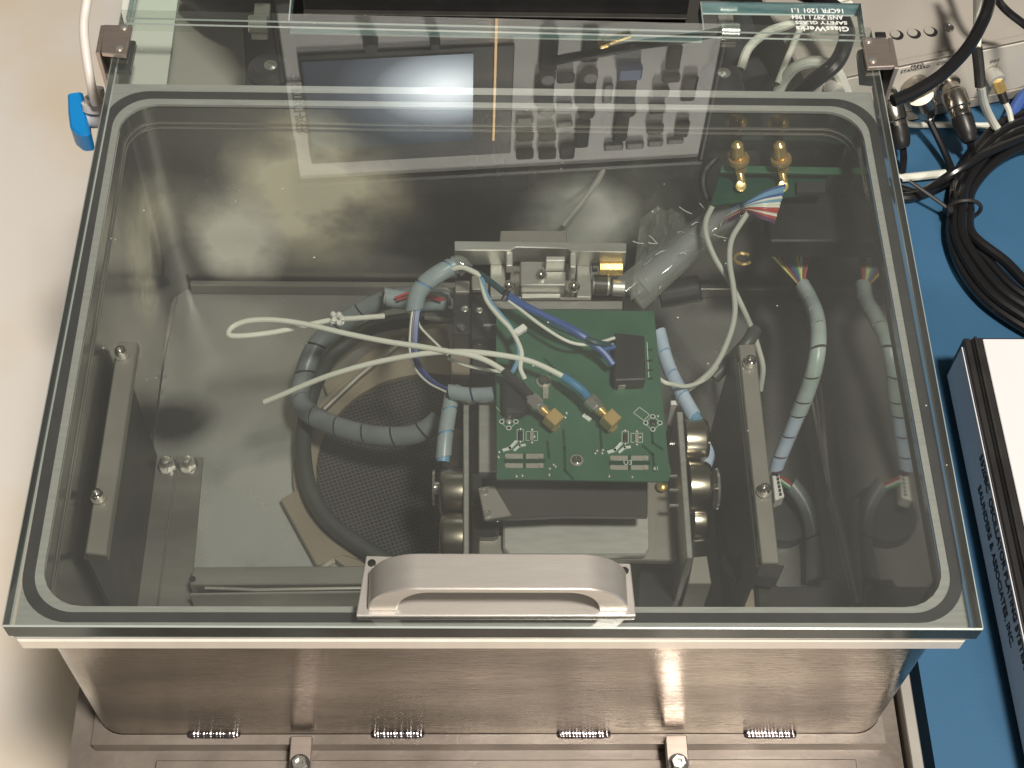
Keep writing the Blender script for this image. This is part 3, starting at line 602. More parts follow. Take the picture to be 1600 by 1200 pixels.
# cables behind, under the glass near the right rear
lead("black_cable", [(1235, 155, -.06), (1270, 128, -.045), (1305, 100, -.035), (1320, 70, -.03), (1322, 45, -.03), (1300, 10, -.03), (1230, -20, -.03)], .0044, 'cableb', "thick black cable curving under the glass by the white marking")
lead("white_cable", [(1213, 150, -.08), (1225, 125, -.07), (1245, 104, -.06), (1275, 96, -.055), (1305, 108, -.06), (1325, 150, -.08)], .0032, 'white', "white looped lead under the glass in front of the cream panel")
lead("white_cable", [(1157, 108, -.07), (1170, 75, -.065), (1200, 50, -.06), (1240, 35, -.055), (1330, -10, -.05)], .0026, 'white', "pale lead arching under the rear glass")
lead("white_cable", [(1215, 130, -.07), (1235, 80, -.06), (1255, 40, -.05), (1290, 20, -.05), (1330, 5, -.05)], .0018, 'white', "thin pale lead running up beside the thick black cable")
lead("grey_duct", [(1180, 140, -.10), (1150, 80, -.10), (1180, 20, -.10), (1220, -30, -.10)], .012, 'rubber', "dark corrugated duct behind the tank under the rear glass", "duct", 14)
lead("grey_duct", [(300, -10, -.09), (340, 12, -.08), (385, 20, -.07), (420, 28, -.07)], .008, 'rubber', "dark cable duct under the rear glass at the left", "duct", 12)

# ================================================================ binder
bk = thing("manual_binder", "thick binder with white cover sheet and printed spine on the blue bench", "binder", P(1540, 700, ZB))
zt = ZB + .034; pa = P(1506, 528, zt); pb = P(1655, 1090, zt)
# spine edges (top)
s0 = P(1505, 527, zt); s1 = P(1640, 1160, zt); dv = (s1 - s0).normalized(); nv = Vector((-dv.y, dv.x, 0)); nv = nv if nv.x > 0 else -nv
def bq(a, c): return s0 + dv * a + nv * c
Lb = .235; Wb = .27
def bslab(a0, a1, c0, c1, z0, z1, name, m, bev=.0005):
    b = MB(); b.prism([bq(a0, c0), bq(a1, c0), bq(a1, c1), bq(a0, c1)], z0, z1); return b.build(name, M[m], bk, bev=bev)
bslab(0, Lb, .0, .004, ZB + .001, zt - .0003, "spine", 'black', .0008)
bslab(0, Lb, .0042, Wb, zt - .0035, zt, "front_cover", 'black', .0008)
bslab(0, Lb, .0042, Wb, ZB + .0006, ZB + .004, "back_cover", 'black', .0008)
bslab(.004, Lb - .004, .008, Wb - .01, ZB + .0045, zt - .004, "pages", 'whiteb')
bslab(.0015, Lb - .002, .0095, Wb, zt + .0002, zt + .0009, "cover_sheet", 'page', .0003)
bslab(0, Lb, .0052, .0066, zt + .0001, zt + .0012, "cover_groove", 'blackm', .0003)
# spine faces outward (-nv): label on it
b = MB(); z0l, z1l = ZB + .004, zt - .003
c = (bq(.004, -.0004) + bq(Lb - .004, -.0004)) / 2; c.z = (z0l + z1l) / 2
b.obox(c, dv, nv, Z, (Lb - .008) / 2, .0003, (z1l - z0l) / 2); b.build("spine_label", M['spine'], bk)
def stext(s, a, zz, size): 
    pa_ = [q for q in (P(*a[0], zz), P(*a[1], zz))]; a0, a1 = [(q - s0).dot(dv) for q in pa_]
    p = bq((a0 + a1) / 2, -.0009); p.z = zz; text(s, size, p, dv, Z, M['ink'], "spine_print", bk, width=a1 - a0, bold=.00012)
stext("5520BC  OSCILLATOR PLATING SYSTEM", ((1522, 712), (1590, 1045)), ZB + .0265, .0068); stext("SAUNDERS & ASSOCIATES, INC.", ((1522, 760), (1580, 1010)), ZB + .0165, .0068)

# ================================================================ inside the tank
# left mounting rail
def rail(top, zt_, th, scs, lab, name="mounting_rail", foot_=True):
    c = P(*top[0], zt_); t = thing(name, lab, "rail", (c.x, c.y, ZF), "mounting rails inside the tank")
    b = MB(); b.slab(top, zt_, th); b.build("bar", M['aluD'], t, bev=.0005)
    W_ = [P(*q, zt_) for q in top]
    b = MB(); 
    for (i, j) in ((0, 3),): 
        a, c_ = W_[i], W_[j]; b.box(min(a.x, c_.x), max(a.x, c_.x) - .002, min(a.y, c_.y), max(a.y, c_.y), ZF, zt_ - th - .0002)
    b.build("web", M['blackm'], t)
    for q in scs:
        p = P(*q, zt_); b = MB(); b.lathe(p, Z, [(0, .0034), (.0014, .0034)], 16); b.build("washer", M['aluD'], t)
        b = MB(); b.lathe(p + Z * .0014, Z, [(0, .0026), (.0035, .0026), (.004, .0021), (.004, .0013), (.002, .0012)], 12); b.build("screw", M['screw'], t)
    return t
rail([(184, 535), (215, 533), (166, 868), (133, 864)], -.040, .006, [(191, 556), (155, 779)], "grey mounting rail with two cap screws on the left wall inside the tank")
rail([(1154, 538), (1180, 537), (1218, 880), (1190, 880)], -.055, .004, [(1171, 570), (1193, 770)], "narrow grey mounting rail with two cap screws, right of the circuit board")
b = MB(); b.slab([(1130, 862), (1150, 868), (1160, 860), (1215, 882), (1226, 883), (1216, 905), (1165, 898), (1150, 902)], -.10, .01); b.build("rail_foot", M['blackm'], label="dark bent bracket under the right mounting rail", cat="bracket", bev=.0005)
# two acorn bolts
for q, lb in (((262, 728), "left of the pair of shiny acorn nuts on the tank floor"), ((294, 727), "right of the pair of shiny acorn nuts on the tank floor")):
    p = P(*q, ZF + .002); t = thing("acorn_nut", lb, "nut", p, "acorn nuts on the tank floor")
    b = MB(); b.lathe(p, Z, [(0, .0052), (.0008, .0052)], 20); b.build("washer", M['screw'], t)
    b = MB(); b.lathe(p + Z * .0008, Z, [(0, .0044), (.003, .0044)], 6); b.build("hex", M['chrome'], t)
    b = MB(); b.lathe(p + Z * .0038, Z, [(0, .0036), (.0015, .0034), (.003, .0022), (.0036, .0004)], 16); b.build("dome", M['chrome'], t)
# floor channel front left
fc = thing("floor_channel", "long low metal channel with a dark slot along the tank's front wall", "channel", P(300, 900, ZF))
b = MB(); b.slab([(302, 886), (575, 884), (575, 912), (296, 914)], ZF + .018, .017); b.build("top_face", M['stain'], fc, bev=.0005)
b = MB(); b.slab([(310, 914), (575, 912), (575, 921), (308, 925)], ZF + .014, .012); b.build("slot", M['meshb'], fc)
b = MB(); b.slab([(296, 926), (575, 922), (575, 926), (296, 930)], ZF + .018, .017); b.build("lower_lip", M['aluD'], fc, bev=.0004)
b = MB(); b.lathe(P(301, 905, ZF + .0183), Z, [(0, .0016), (.0003, .0016)], 14); b.build("hole", M['black'], fc)
MB().tube([P(320, 919, ZF + .0165), P(355, 920, ZF + .0165), P(400, 922, ZF + .0165), P(570, 919, ZF + .0165)], .0009, 8).build("rod", M['chrome'], fc)

# pump port: ring plate with mesh
MC = P(668, 730, ZF + .006); RMh = (MC - P(494, 735, ZF + .006)).length
pp = thing("mesh_port", "round port with dark wire mesh in a tan ring plate on the tank floor", "port", (MC.x, MC.y, ZF))
n = 48; circ = lambda r: [(MC.x + r * math.cos(2 * math.pi * k / n), MC.y + r * math.sin(2 * math.pi * k / n)) for k in range(n)]
b = MB(); ringplate(b, circ(RMh + .012), circ(RMh), ZF + .0006, ZF + .0062); b.build("ring", M['tan'], pp, bev=.0003)
b = MB(); b.prism(circ(RMh - .0002), ZF + .0006, ZF + .0020); b.build("backing", M['meshb'], pp)
b = MB(); b.slab([(438, 780), (480, 757), (520, 800), (590, 880), (560, 874), (535, 866), (495, 884)], ZF + .0075, .006); b.build("corner_plate", M['tan'], pp, bev=.0004)
b = MB(); b.slab([(505, 600), (640, 505), (700, 500), (700, 560), (600, 590), (520, 640)], ZF + .0050, .0045); b.build("side_plate", M['tan'], pp, bev=.0004)
b = MB(); step = .0021; K = int(RMh / step)
for k in range(-K, K + 1):
    for ang in (20, 110):
        a = math.radians(ang); e = Vector((math.cos(a), math.sin(a), 0)); nn = Vector((-e.y, e.x, 0)); h = math.sqrt(max(RMh ** 2 - (k * step) ** 2, 0)) * .985
        m0 = Vector((MC.x, MC.y, ZF + .0030 + (.0003 if ang == 20 else 0))) + nn * (k * step)
        if h > .002: b.obox(m0, e, nn, Z, h, .00033, .0002)
b.build("wire_mesh", M['mesh'], pp, kind='stuff')
MB().tube([P(505, 640, ZF + .012), P(560, 588, ZF + .012), P(632, 530, ZF + .012)], .0016, 8).build("rod", M['aluD'], label="thin grey rod lying across the tan ring plate", cat="rod")
# black hose
hz = ZF + .016
lead("black_hose", [(790, 520, -.10), (740, 505, -.11), (700, 494, hz), (640, 500, hz), (580, 512, hz), (530, 545, hz), (497, 590, hz), (478, 650, hz), (474, 710, hz), (486, 770, hz), (515, 815, hz), (560, 850, hz), (610, 880, hz), (660, 900, hz), (730, 905, hz)], .0042, 'hose', "dark green-black hose curving round the mesh port", "hose", 14)
# big dim spiral-wrapped loom, left loop
lm = thing("wire_loom", "dim grey spiral-wrapped loom looping across the mesh port left of the board", "wire loom", P(600, 600, -.1))
sleeve("wrap", wpath([(700, 462, -.085), (650, 462, -.085), (600, 470, -.09), (555, 492, -.10), (515, 520, -.11), (490, 548, -.115), (474, 590, -.12), (468, 625, -.12), (490, 650, -.115), (530, 668, -.11), (580, 680, -.105), (630, 682, -.10), (665, 672, -.095), (692, 650, -.09)]), .0052, M['sleeved'], M['meshb'], lm, .016)
lm2 = thing("wire_loom", "grey-blue spiral-wrapped loom dropping beside the left motors", "wire loom", P(700, 620, -.08))
sleeve("wrap", wpath([(708, 606, -.062), (702, 640, -.064), (696, 680, -.066), (692, 722, -.070)]), .0037, M['sleeve'], M['lblue'], lm2, .012)
sleeve("wrap", wpath([(702, 612, -.058), (735, 617, -.056), (776, 616, -.052)]), .0036, M['sleeve'], M['navy'], lm2, .012)
sleeve("wrap", wpath([(648, 482, -.050), (652, 462, -.045), (664, 444, -.040), (685, 428, -.036), (712, 413, -.034)]), .0044, M['sleeve'], M['lblue'], lm2, .014, label="upper curved piece of wrap")
MB().tube(wpath([(730, 424, -.036), (718, 412, -.034), (705, 413, -.034)]), .0038, 12).build("film_end", M['film'], lm2)
sleeve("wrap", wpath([(602, 464, -.075), (640, 470, -.075), (700, 472, -.075)]), .0048, M['sleeve'], M['greyc'], lm2, .05)
wire("red_wire", [(617, 466, -.069), (640, 458, -.068), (670, 462, -.068), (696, 468, -.07)], .0007, M['red'], lm2, 6)
wire("red_wire", [(620, 469, -.069), (650, 462, -.068), (690, 470, -.068)], .0006, M['red'], lm2, 6)
# navy bundle
nb = thing("wire_bundle", "navy wires with one white wire falling left of the black blocks", "wires", P(650, 520, -.06))
for dx, m, r in ((-3, 'navy', .0010), (0, 'navy', .0012), (3, 'bluew', .0010), (-6, 'white', .0007)):
    wire("wire", [(652 + dx, 478, -.048), (648 + dx, 510, -.052), (647 + dx, 548, -.056), (655 + dx, 575, -.058), (675 + dx, 597, -.058), (704 + dx, 612, -.057)], r, M[m], nb, 6)
# upper bundle across the board
ub = thing("wire_bundle", "blue, teal and white wires running diagonally across the green board to its black relay", "wires", P(830, 490, -.03))
ZW = -.030
wire("wire", [(708, 418, -.033), (730, 420, -.032), (755, 432, -.030), (785, 455, ZW), (800, 468, ZW), (835, 490, ZW), (865, 508, ZW), (900, 522, ZW), (930, 535, ZW), (958, 540, -.034)], .0016, M['teal'], ub)
wire("wire", [(795, 462, ZW), (825, 480, ZW + .001), (870, 503, ZW + .001), (905, 522, ZW + .001), (940, 548, -.033), (958, 570, -.036)], .0017, M['bluew'], ub)
wire("wire", [(795, 466, ZW), (830, 484, ZW + .001), (880, 506, ZW + .001), (915, 526, ZW), (935, 545, -.033), (960, 541, -.034)], .0015, M['bluew'], ub)
wire("wire", [(795, 470, ZW), (815, 485, ZW), (845, 508, ZW), (880, 530, ZW - .001), (905, 538, -.033), (930, 537, -.033), (948, 532, -.033), (960, 528, -.034)], .0008, M['white'], ub)
wire("wire", [(700, 422, -.034), (722, 418, -.031), (742, 426, -.030), (752, 432, -.030)], .0013, M['white'], ub)
wire("tie", [(791, 455, ZW + .001), (790, 462, ZW + .002), (786, 470, ZW + .001)], .0013, M['black'], ub)
u2 = thing("wire_pair", "light blue and white wire pair hanging down to the black shrink boot on the board", "wires", P(790, 500, -.03))
wire("wire", [(744, 424, -.031), (753, 435, -.030), (757, 452, -.030), (768, 475, -.030), (782, 492, -.030), (798, 512, -.030), (808, 535, -.030), (811, 556, -.031), (804, 575, -.034), (799, 583, -.036)], .0011, M['lblue'], u2)
wire("wire", [(750, 430, -.031), (754, 450, -.030), (762, 472, -.030), (780, 495, -.0295), (796, 512, -.0295), (808, 532, -.0295), (815, 552, -.030), (813, 575, -.033), (820, 592, -.036)], .0011, M['white'], u2)
b = MB(); c = P(810, 518, -.030); d = (P(816, 514, -.03) - c).normalized(); b.obox(c + d * .0012, d, Z.cross(d), Z, .0030, .0016, .0014); b.build("tag", M['whiteb'], u2, bev=.0004)
# white coax cables with SMA plugs
def coax(name, pts, lab, p0, p1, boot, bm, ties=()):
    t = thing(name, lab, "cable", P(*pts[0]), "white coax cables on the board")
    wire("jacket", pts, .00132, M['white'], t, 10)
    wire("boot", boot, .0021, bm, t, 12)
    a, c_ = P(*p0), P(*p1); d = (c_ - a).normalized(); L = (c_ - a).length
    b = MB(); b.lathe(a, d, [(0, .0016), (L * .10, .0016), (L * .10, .0034), (L * .36, .0034), (L * .37, .0024), (L * .46, .0024)], 6); b.build("hex_nut", M['chrome'], t, ang=20)
    b = MB(); b.lathe(a + d * L * .46, d, [(0, .0024), (L * .10, .0024), (L * .11, .0021), (L * .2, .0021)], 16); b.build("barrel", M['gold'], t)
    up = Z; sd = d.cross(up).normalized(); up2 = sd.cross(d)
    b = MB(); b.obox(a + d * L * .83, d, sd, up2, L * .17, .0034, .0034); b.build("elbow_body", M['goldb'], t, bev=.0004)
    for q in ties:
        pass
    return t
cA = coax("coax_cable", [(600, 494, -.070), (560, 497, -.066), (520, 500, -.06), (480, 508, -.056), (440, 517, -.054), (400, 523, -.052), (365, 525, -.052), (357, 520, -.052), (366, 509, -.052), (390, 501, -.05), (430, 500, -.048), (480, 507, -.046), (540, 521, -.043), (600, 533, -.040), (660, 542, -.036), (700, 549, -.034), (735, 555, -.033), (765, 566, -.033), (797, 586, -.034)],
          "white coax cable looping far left, ending in the left gold-tipped plug with black boot", (824, 618, -.034), (873, 663, -.038), [(788, 580, -.034), (800, 592, -.034), (818, 608, -.034), (828, 619, -.034)], M['black'])
b = MB(); r = random.Random(3)
for k in range(9): 
    p = P(527 + r.uniform(-8, 8), 497 + r.uniform(-6, 8), -.058 + r.uniform(0, .004)); b.lathe(p, (r.uniform(-1, 1), r.uniform(-1, 1), 1), [(-.0015, .0004), (0, .0016), (.0015, .0005)], 8)
b.build("knot_of_tape", M['whiteb'], cA)
cB = coax("coax_cable", [(413, 628, -.07), (445, 615, -.064), (480, 600, -.058), (520, 585, -.052), (580, 568, -.046), (640, 556, -.040), (690, 550, -.036), (740, 550, -.032), (790, 556, -.031), (830, 565, -.031), (870, 583, -.032), (886, 593, -.033)],
          "white coax cable crossing the board with a blue boot and the right gold-tipped plug", (915, 619, -.034), (962, 664, -.038), [(880, 589, -.033), (895, 599, -.033), (910, 611, -.034), (920, 623, -.034)], M['shrink'])
wire("stub", [(700, 560, -.045), (725, 570, -.044), (755, 577, -.044), (790, 582, -.044)], .0008, M['white'], cA, 6)
# short white wires seen near the black blocks
lead("thin_wire", [(637, 487, -.06), (645, 492, -.058), (652, 500, -.056), (660, 515, -.06), (690, 545, -.06), (700, 555, -.06)], .0006, 'white', "thin white wire slanting down behind the navy wires", "wire", 6)
lead("thin_wire", [(685, 450, -.06), (700, 452, -.06), (708, 465, -.065)], .0008, 'white', "short white wire arching into the black block", "wire", 6)
lead("grey_rod", [(665, 496, -.085), (700, 500, -.08), (708, 500, -.08)], .0013, 'aluD', "short grey rod entering the black block from the left", "rod", 8)

# ---------------- oscillator fixture
ZPB = -.045
fx = thing("test_fixture", "machined aluminium and black fixture standing in the middle of the tank", "fixture", P(880, 600, ZF))
def fs(name, px, z, th, m, bev=.0004, parent=None): b = MB(); b.slab(px, z, th); return b.build(name, M[m], parent or fx, bev=bev)
fs("rear_block", [(782, 360), (885, 360), (887, 382), (780, 382)], -.055, .05, 'aluD')
fs("cross_bar", [(710, 376), (979, 379), (979, 394), (892, 392), (886, 388), (806, 386), (798, 391), (710, 391)], -.040, .012, 'alu')
fs("cross_bar_rear", [(800, 387), (886, 388), (884, 396), (806, 396)], -.052, .02, 'blackm')
fs("bar_front_shadow_block", [(714, 394), (790, 394), (790, 410), (714, 410)], -.056, .04, 'blackm')
fs("arm", [(791, 391), (801, 391), (801, 415), (791, 415)], -.042, .006, 'aluL')
fs("arm", [(891, 392), (900, 392), (900, 417), (891, 417)], -.042, .006, 'aluL')
fs("well", [(801, 398), (891, 398), (893, 440), (893, 470), (798, 470), (796, 440)], -.058, .02, 'aluD')
fs("slide", [(766, 408), (790, 408), (790, 462), (766, 462)], -.052, .02, 'alu'); fs("slide", [(901, 408), (923, 408), (924, 464), (901, 464)], -.052, .02, 'alu')
fs("front_bar", [(766, 462), (924, 464), (924, 468), (766, 467)], -.0522, .018, 'aluD'); fs("rail_strip", [(815, 458), (876, 458), (876, 465), (815, 465)], -.0505, .003, 'aluL')
fs("center_block", [(813, 408), (852, 408), (852, 424), (884, 424), (884, 445), (813, 445)], -.044, .012, 'alu', .0005)
fs("center_block_side", [(853, 409), (884, 409), (884, 423), (853, 423)], -.050, .006, 'blackm')
fs("top_tab", [(853, 400), (883, 400), (883, 407), (853, 407)], -.036, .014, 'aluL')
fs("lower_lip", [(812, 447), (884, 446), (884, 455), (812, 456)], -.050, .004, 'blackm')
fs("base_bar", [(768, 470), (973, 470), (973, 482), (768, 482)], -.050, .02, 'alu')
for q in ((846, 432, -.044, .0027), (796, 448, -.047, .0026), (897, 450, -.046, .0028)):
    screw(fx, P(*q[:3]), q[3], .003, M['screw'])
b = MB()
for q0, q1, r_ in (((925, 418, -.048), (933, 418, -.048), .0022), ((926, 445, -.056), (950, 446, -.056), .0052)): b.cyl(P(*q0), P(*q1), r_, 20)
b.build("shaft", M['blackm'], fx)
b = MB(); b.lathe(P(936, 419, -.050), X, [(0, .0040), (.0115, .0040)], 8); b.build("brass_standoff", M['gold'], fx, ang=20, bev=.0003)
b = MB(); b.cyl(P(925, 445, -.056), P(953, 446, -.056), .0050, 24); b.build("motor_drum", M['alu'], fx)
b = MB(); b.cyl(P(956, 449, -.056), P(977, 450, -.056), .0042, 24); b.build("motor_drum", M['alu'], fx)
fs("right_end", [(925, 458), (977, 458), (977, 470), (925, 470)], -.064, .03, 'blackm')
# black blocks to the left
fs("black_block", [(708, 448), (734, 446), (734, 520), (708, 520)], -.052, .05, 'blackm'); fs("black_block", [(736, 452), (776, 450), (776, 530), (736, 528)], -.058, .05, 'blackm')
fs("black_block", [(738, 530), (774, 530), (774, 585), (738, 585)], -.064, .05, 'blackm'); fs("tan_plate", [(702, 520), (736, 520), (736, 585), (706, 585)], -.070, .01, 'tan')
fs("block_cap", [(711, 438), (734, 438), (734, 456), (711, 456)], -.050, .003, 'aluD'); fs("block_cap", [(737, 430), (763, 430), (763, 452), (737, 452)], -.052, .003, 'aluD')
fs("tab", [(754, 505), (775, 505), (775, 509), (754, 509)], -.0555, .003, 'alu')
for q in ((720, 510, -.0515), (749, 535, -.0635), (722, 512, -.05), (726, 483, -.0515), (749, 485, -.0575)): screw(fx, P(*q), .0019, .0008, M['screw'] if q[1] > 500 else M['chrome'], sock=q[1] > 500)
# side plates, tray
fs("side_plate", [(724, 628), (733, 628), (733, 872), (724, 872)], -.062, .08, 'alu')
fs("side_plate", [(1057, 643), (1067, 643), (1083, 872), (1073, 872)], -.062, .08, 'alu')
fs("under_plate", [(748, 625), (774, 625), (778, 737), (748, 737)], -.060, .006, 'alu')
fs("under_motor", [(736, 640), (748, 640), (748, 790), (736, 790)], -.075, .04, 'black')
fs("under_motor", [(737, 738), (775, 738), (776, 752), (768, 766), (737, 766)], -.062, .03, 'black', .001)
fs("under_motor", [(737, 790), (780, 790), (780, 832), (775, 838), (737, 838)], -.080, .03, 'black', .001)
fs("lower_tray", [(748, 836), (790, 836), (790, 745), (1045, 745), (1058, 876), (748, 870)], -.085, .004, 'aluD', .0005)
fs("tray_pad", [(786, 745), (1014, 745), (1016, 858), (1008, 867), (796, 867), (786, 856)], -.080, .0045, 'aluL', .0009)
fs("smoked_cover", [(750, 745), (1012, 745), (1012, 807), (880, 806), (755, 812)], -.062, .003, 'darkb', .0005)
b = MB(); b.slab([(747, 762), (772, 757), (800, 805), (757, 812)], -.0612, .002); b.build("cover_ear", M['aluD'], fx, bev=.0004)
for q in ((757, 768), (762, 803)): 
    b = MB(); b.lathe(P(*q, -.0611), Z, [(0, .0019), (.0005, .0019), (.0006, .0012), (.0002, .0011)], 14); b.build("eyelet", M['chrome'], fx)
b = MB(); b.lathe(P(1035, 760, -.082), Z, [(0, .0028), (.0012, .0026), (.002, .0015), (.0022, .0003)], 16); b.build("rivet", M['gold'], fx)
fs("right_void", [(1046, 650), (1056, 650), (1072, 872), (1060, 872)], -.10, .03, 'black')
# motors
def motor(x0, x1, y, r_px, z, side, lab_m='can'):
    a, c_ = P(x0, y, z), P(x1, y, z); c_ = Vector((c_.x, a.y, a.z)); r_ = r_px / 2 / 3300 * 1.0; L = (c_ - a).length; bv = .0022; d = (c_ - a)
    b = MB()
    if side > 0: b.lathe(a, d, [(0, r_), (L - bv, r_), (L - bv * .5, r_ - bv * .18), (L - bv * .12, r_ - bv * .6), (L, r_ - bv), (L, .001)], 40)
    else: b.lathe(a, d, [(0, .001), (0, r_ - bv), (bv * .12, r_ - bv * .6), (bv * .5, r_ - bv * .18), (bv, r_), (L, r_)], 40)
    b.build("motor_can", M[lab_m], fx, ang=50)
motor(1069, 1105, 690, 74, -.070, 1); motor(1075, 1110, 762, 80, -.070, 1); motor(1082, 1106, 815, 62, -.082, 1)
motor(687, 723, 770, 74, -.074, -1); motor(687, 723, 842, 78, -.074, -1)
MB().lathe(P(1113, 764, -.070), X, [(0, .0025), (.0012, .0025), (.0012, .0095), (.0022, .0098), (.0028, .0088)], 36).build("pulley_disc", M['chrome'], fx)
MB().lathe(P(676, 762, -.074), X, [(0, .0082), (.0010, .0086), (.0012, .0030), (.003, .0030)], 36).build("pulley_disc", M['chrome'], fx)
MB().cyl(P(1108, 763, -.070), P(1124, 763, -.070), .0012, 10).build("shaft", M['chrome'], fx)
MB().cyl(P(675, 762, -.074), P(690, 762, -.074), .0022, 10).build("shaft", M['chrome'], fx)
for yy in (693, 744, 766, 790):
    MB().cyl(P(1046, yy, -.068), P(1060, yy, -.068), .0009, 10).build("pin", M['chrome'], fx)
for (x0, y0, x1, y1) in ((1048, 625, 1075, 632),): fs("small_tab", [(x0, y0), (x1, y0), (x1, y1), (x0, y1)], -.066, .02, 'whiteb')
fs("motor_mount", [(1066, 618), (1094, 640), (1094, 656), (1068, 652)], -.075, .03, 'aluD')
fs("can_bracket", [(690, 668), (722, 664), (722, 734), (692, 734)], -.084, .03, 'can', .002)
fs("lower_leg", [(1083, 870), (1105, 868), (1112, 912), (1075, 912)], -.085, .05, 'aluD')
fs("corner_strap", [(714, 622), (748, 620), (748, 626), (730, 632)], -.063, .002, 'aluL')

# ---------------- circuit board
cb = thing("circuit_board", "green circuit board with two gold-tipped plugs and a black relay on top of the fixture", "circuit board", P(900, 620, ZPB - .0016))
b = MB(); b.slab([(775, 482), (1022, 486), (1045, 722), (1049, 735), (1044, 752), (776, 748)], ZPB, .0016); b.build("board", M['pcb'], cb, bev=.0002)
ZS = ZPB + .00012
def pcbrect(x0, y0, x1, y1, m, name, z=ZS, th=.0001, bev=0): b = MB(); b.slab([(x0, y0), (x1, y0), (x1, y1), (x0, y1)], z, th); return b.build(name, M[m], cb, bev=bev)
def line(pts, wd, m, name, z=ZS, th=.0001):
    b = MB()
    for p, q in zip(pts, pts[1:]):
        a, c_ = P(*p, z), P(*q, z); d = (c_ - a); L = d.length; d.normalize(); b.obox((a + c_) / 2 - Z * th / 2, d, Z.cross(d), Z, L / 2 + wd * .4, wd / 2, th / 2)
    return b.build(name, M[m], cb)
for (ox, oy, u) in ((0, 0, 0), (164, 3, 1)):
    for i, (x0, y0, x1, y1) in enumerate(((790, 709, 817, 716.5), (822, 709, 849, 716.5), (790, 724, 817, 731), (822, 724, 849, 731))):
        pcbrect(x0 + ox, y0 + oy, x1 + ox, y1 + oy, 'pad', "pad")
        xx = x0 + 3 if i % 2 == 0 else x1 - 4; c = P(xx + ox, (y0 + y1) / 2 + oy, ZS + .0001); b = MB(); b.lathe(c, Z, [(0, .0013), (.0003, .0012), (.0003, .0006)], 14); b.build("via", M['pad'], cb)
    pcbrect(787 + ox, 717.5 + oy, 852 + ox, 723 + oy, 'pcbd', "recess", ZS)
    pcbrect(818 + ox, 708 + oy, 821 + ox, 732 + oy, 'pcbd', "recess", ZS + .00005)
    line([(787 + ox, 703 + oy), (797 + ox, 700 + oy), (806 + ox, 690 + oy)], .0014, 'silk', "solder_bridge", ZS + .0006, .0007)
    line([(804 + ox, 703 + oy), (812 + ox, 696 + oy), (820 + ox, 695 + oy)], .0011, 'silk', "solder_bridge", ZS + .0006, .0007)
    for (cx, cy, ww, hh) in ((813, 680, 5, 18), (831, 681, 9, 14)):
        cx += ox; cy += oy
        line([(cx - ww, cy - hh / 2), (cx + ww, cy - hh / 2), (cx + ww, cy + hh / 2), (cx - ww, cy + hh / 2), (cx - ww, cy - hh / 2)], .00022, 'silk', "outline")
        b = MB(); b.slab([(cx - 3, cy - 6), (cx + 3, cy - 6), (cx + 3, cy + 6), (cx - 3, cy + 6)], ZPB + .0012, .0011); b.build("chip", M['blackm'] if cx % 164 > 20 else M['pad'], cb, bev=.0001)
        for yy in (cy - 10, cy + 10):
            b = MB(); b.lathe(P(cx, yy, ZS), Z, [(0, .0009), (.0005, .0007), (.0008, .0002)], 10); b.build("solder_joint", M['solder'], cb)
rr_ = random.Random(11)
for (x, y) in ((780, 706), (779, 714), (865, 726), (859, 732), (868, 729), (933, 704), (930, 708), (942, 703), (941, 708), (1000, 683), (835, 682), (877, 650), (885, 645), (883, 652), (1023, 731), (807, 744), (816, 743), (858, 742), (952, 744), (988, 745), (1028, 650)):
    b = MB(); b.lathe(P(x, y, ZS), Z, [(0, .0008), (.0004, .0007), (.0007, .0002)], 8); b.build("solder_joint", M['solder'], cb)
for (cx, cy, solid) in ((795, 659, 1), (1020, 661, 0)):
    b = MB(); c = P(cx, cy, ZS); b.lathe(c, Z, [(0, .0015), (.0008, .0014), (.0011, .0005)], 16); b.build("center_joint", M['solder'] if solid else M['black'], cb)
    for dx, dy in ((-11, 0), (11, 0), (0, -10), (0, 10)):
        c = P(cx + dx, cy + dy, ZS); b = MB(); b.lathe(c, Z, [(0, .0012), (.0002, .0012), (.0002, .0008)], 14); b.build("ring_pad", M['silk'], cb)
        b = MB(); b.lathe(c + Z * .00015, Z, [(0, .0008), (.0001, .0008)], 12); b.build("drill_hole", M['black'], cb)
    line([(cx - 10, cy - 3), (cx - 3, cy - 9), (cx + 3, cy - 9), (cx + 10, cy - 3)], .0002, 'silk', "outline"); line([(cx - 10, cy + 3), (cx - 3, cy + 9), (cx + 3, cy + 9), (cx + 10, cy + 3)], .0002, 'silk', "outline")
line([(990, 645), (999, 636), (1015, 648), (1006, 657), (990, 645)], .00025, 'silk', "outline"); line([(775, 636), (789, 650)], .0002, 'silk', "outline")
for pts in ([(880, 672), (882, 700), (883, 735), (895, 748)], [(938, 672), (940, 702)], [(1018, 668), (1020, 692), (1035, 702)], [(855, 690), (858, 715)], [(850, 560), (865, 575), (860, 585)], [(878, 612), (905, 636)], [(1005, 697), (1020, 710), (1022, 735)]):
    line(pts, .0012, 'pcbd', "trace", ZS + .00003)
for q in ((850, 597, .0036, .0022), (901, 720, .0030, .0010)):
    p = P(q[0], q[1], ZS); b = MB(); b.lathe(p, Z, [(0, q[2]), (.0006, q[2])], 20); b.build("washer", M['aluD'], cb)
    screw(cb, p + Z * .0006, q[2] * .72, q[3], M['screw'])
b = MB(); b.slab([(848, 600), (857, 600), (857, 622), (848, 622)], ZPB + .0012, .0011); b.build("clip", M['pad'], cb, bev=.0001)
b = MB(); b.slab([(913, 645), (925, 654), (920, 658), (909, 650)], ZPB + .0011, .001); b.build("chip", M['silk'], cb, bev=.0001)
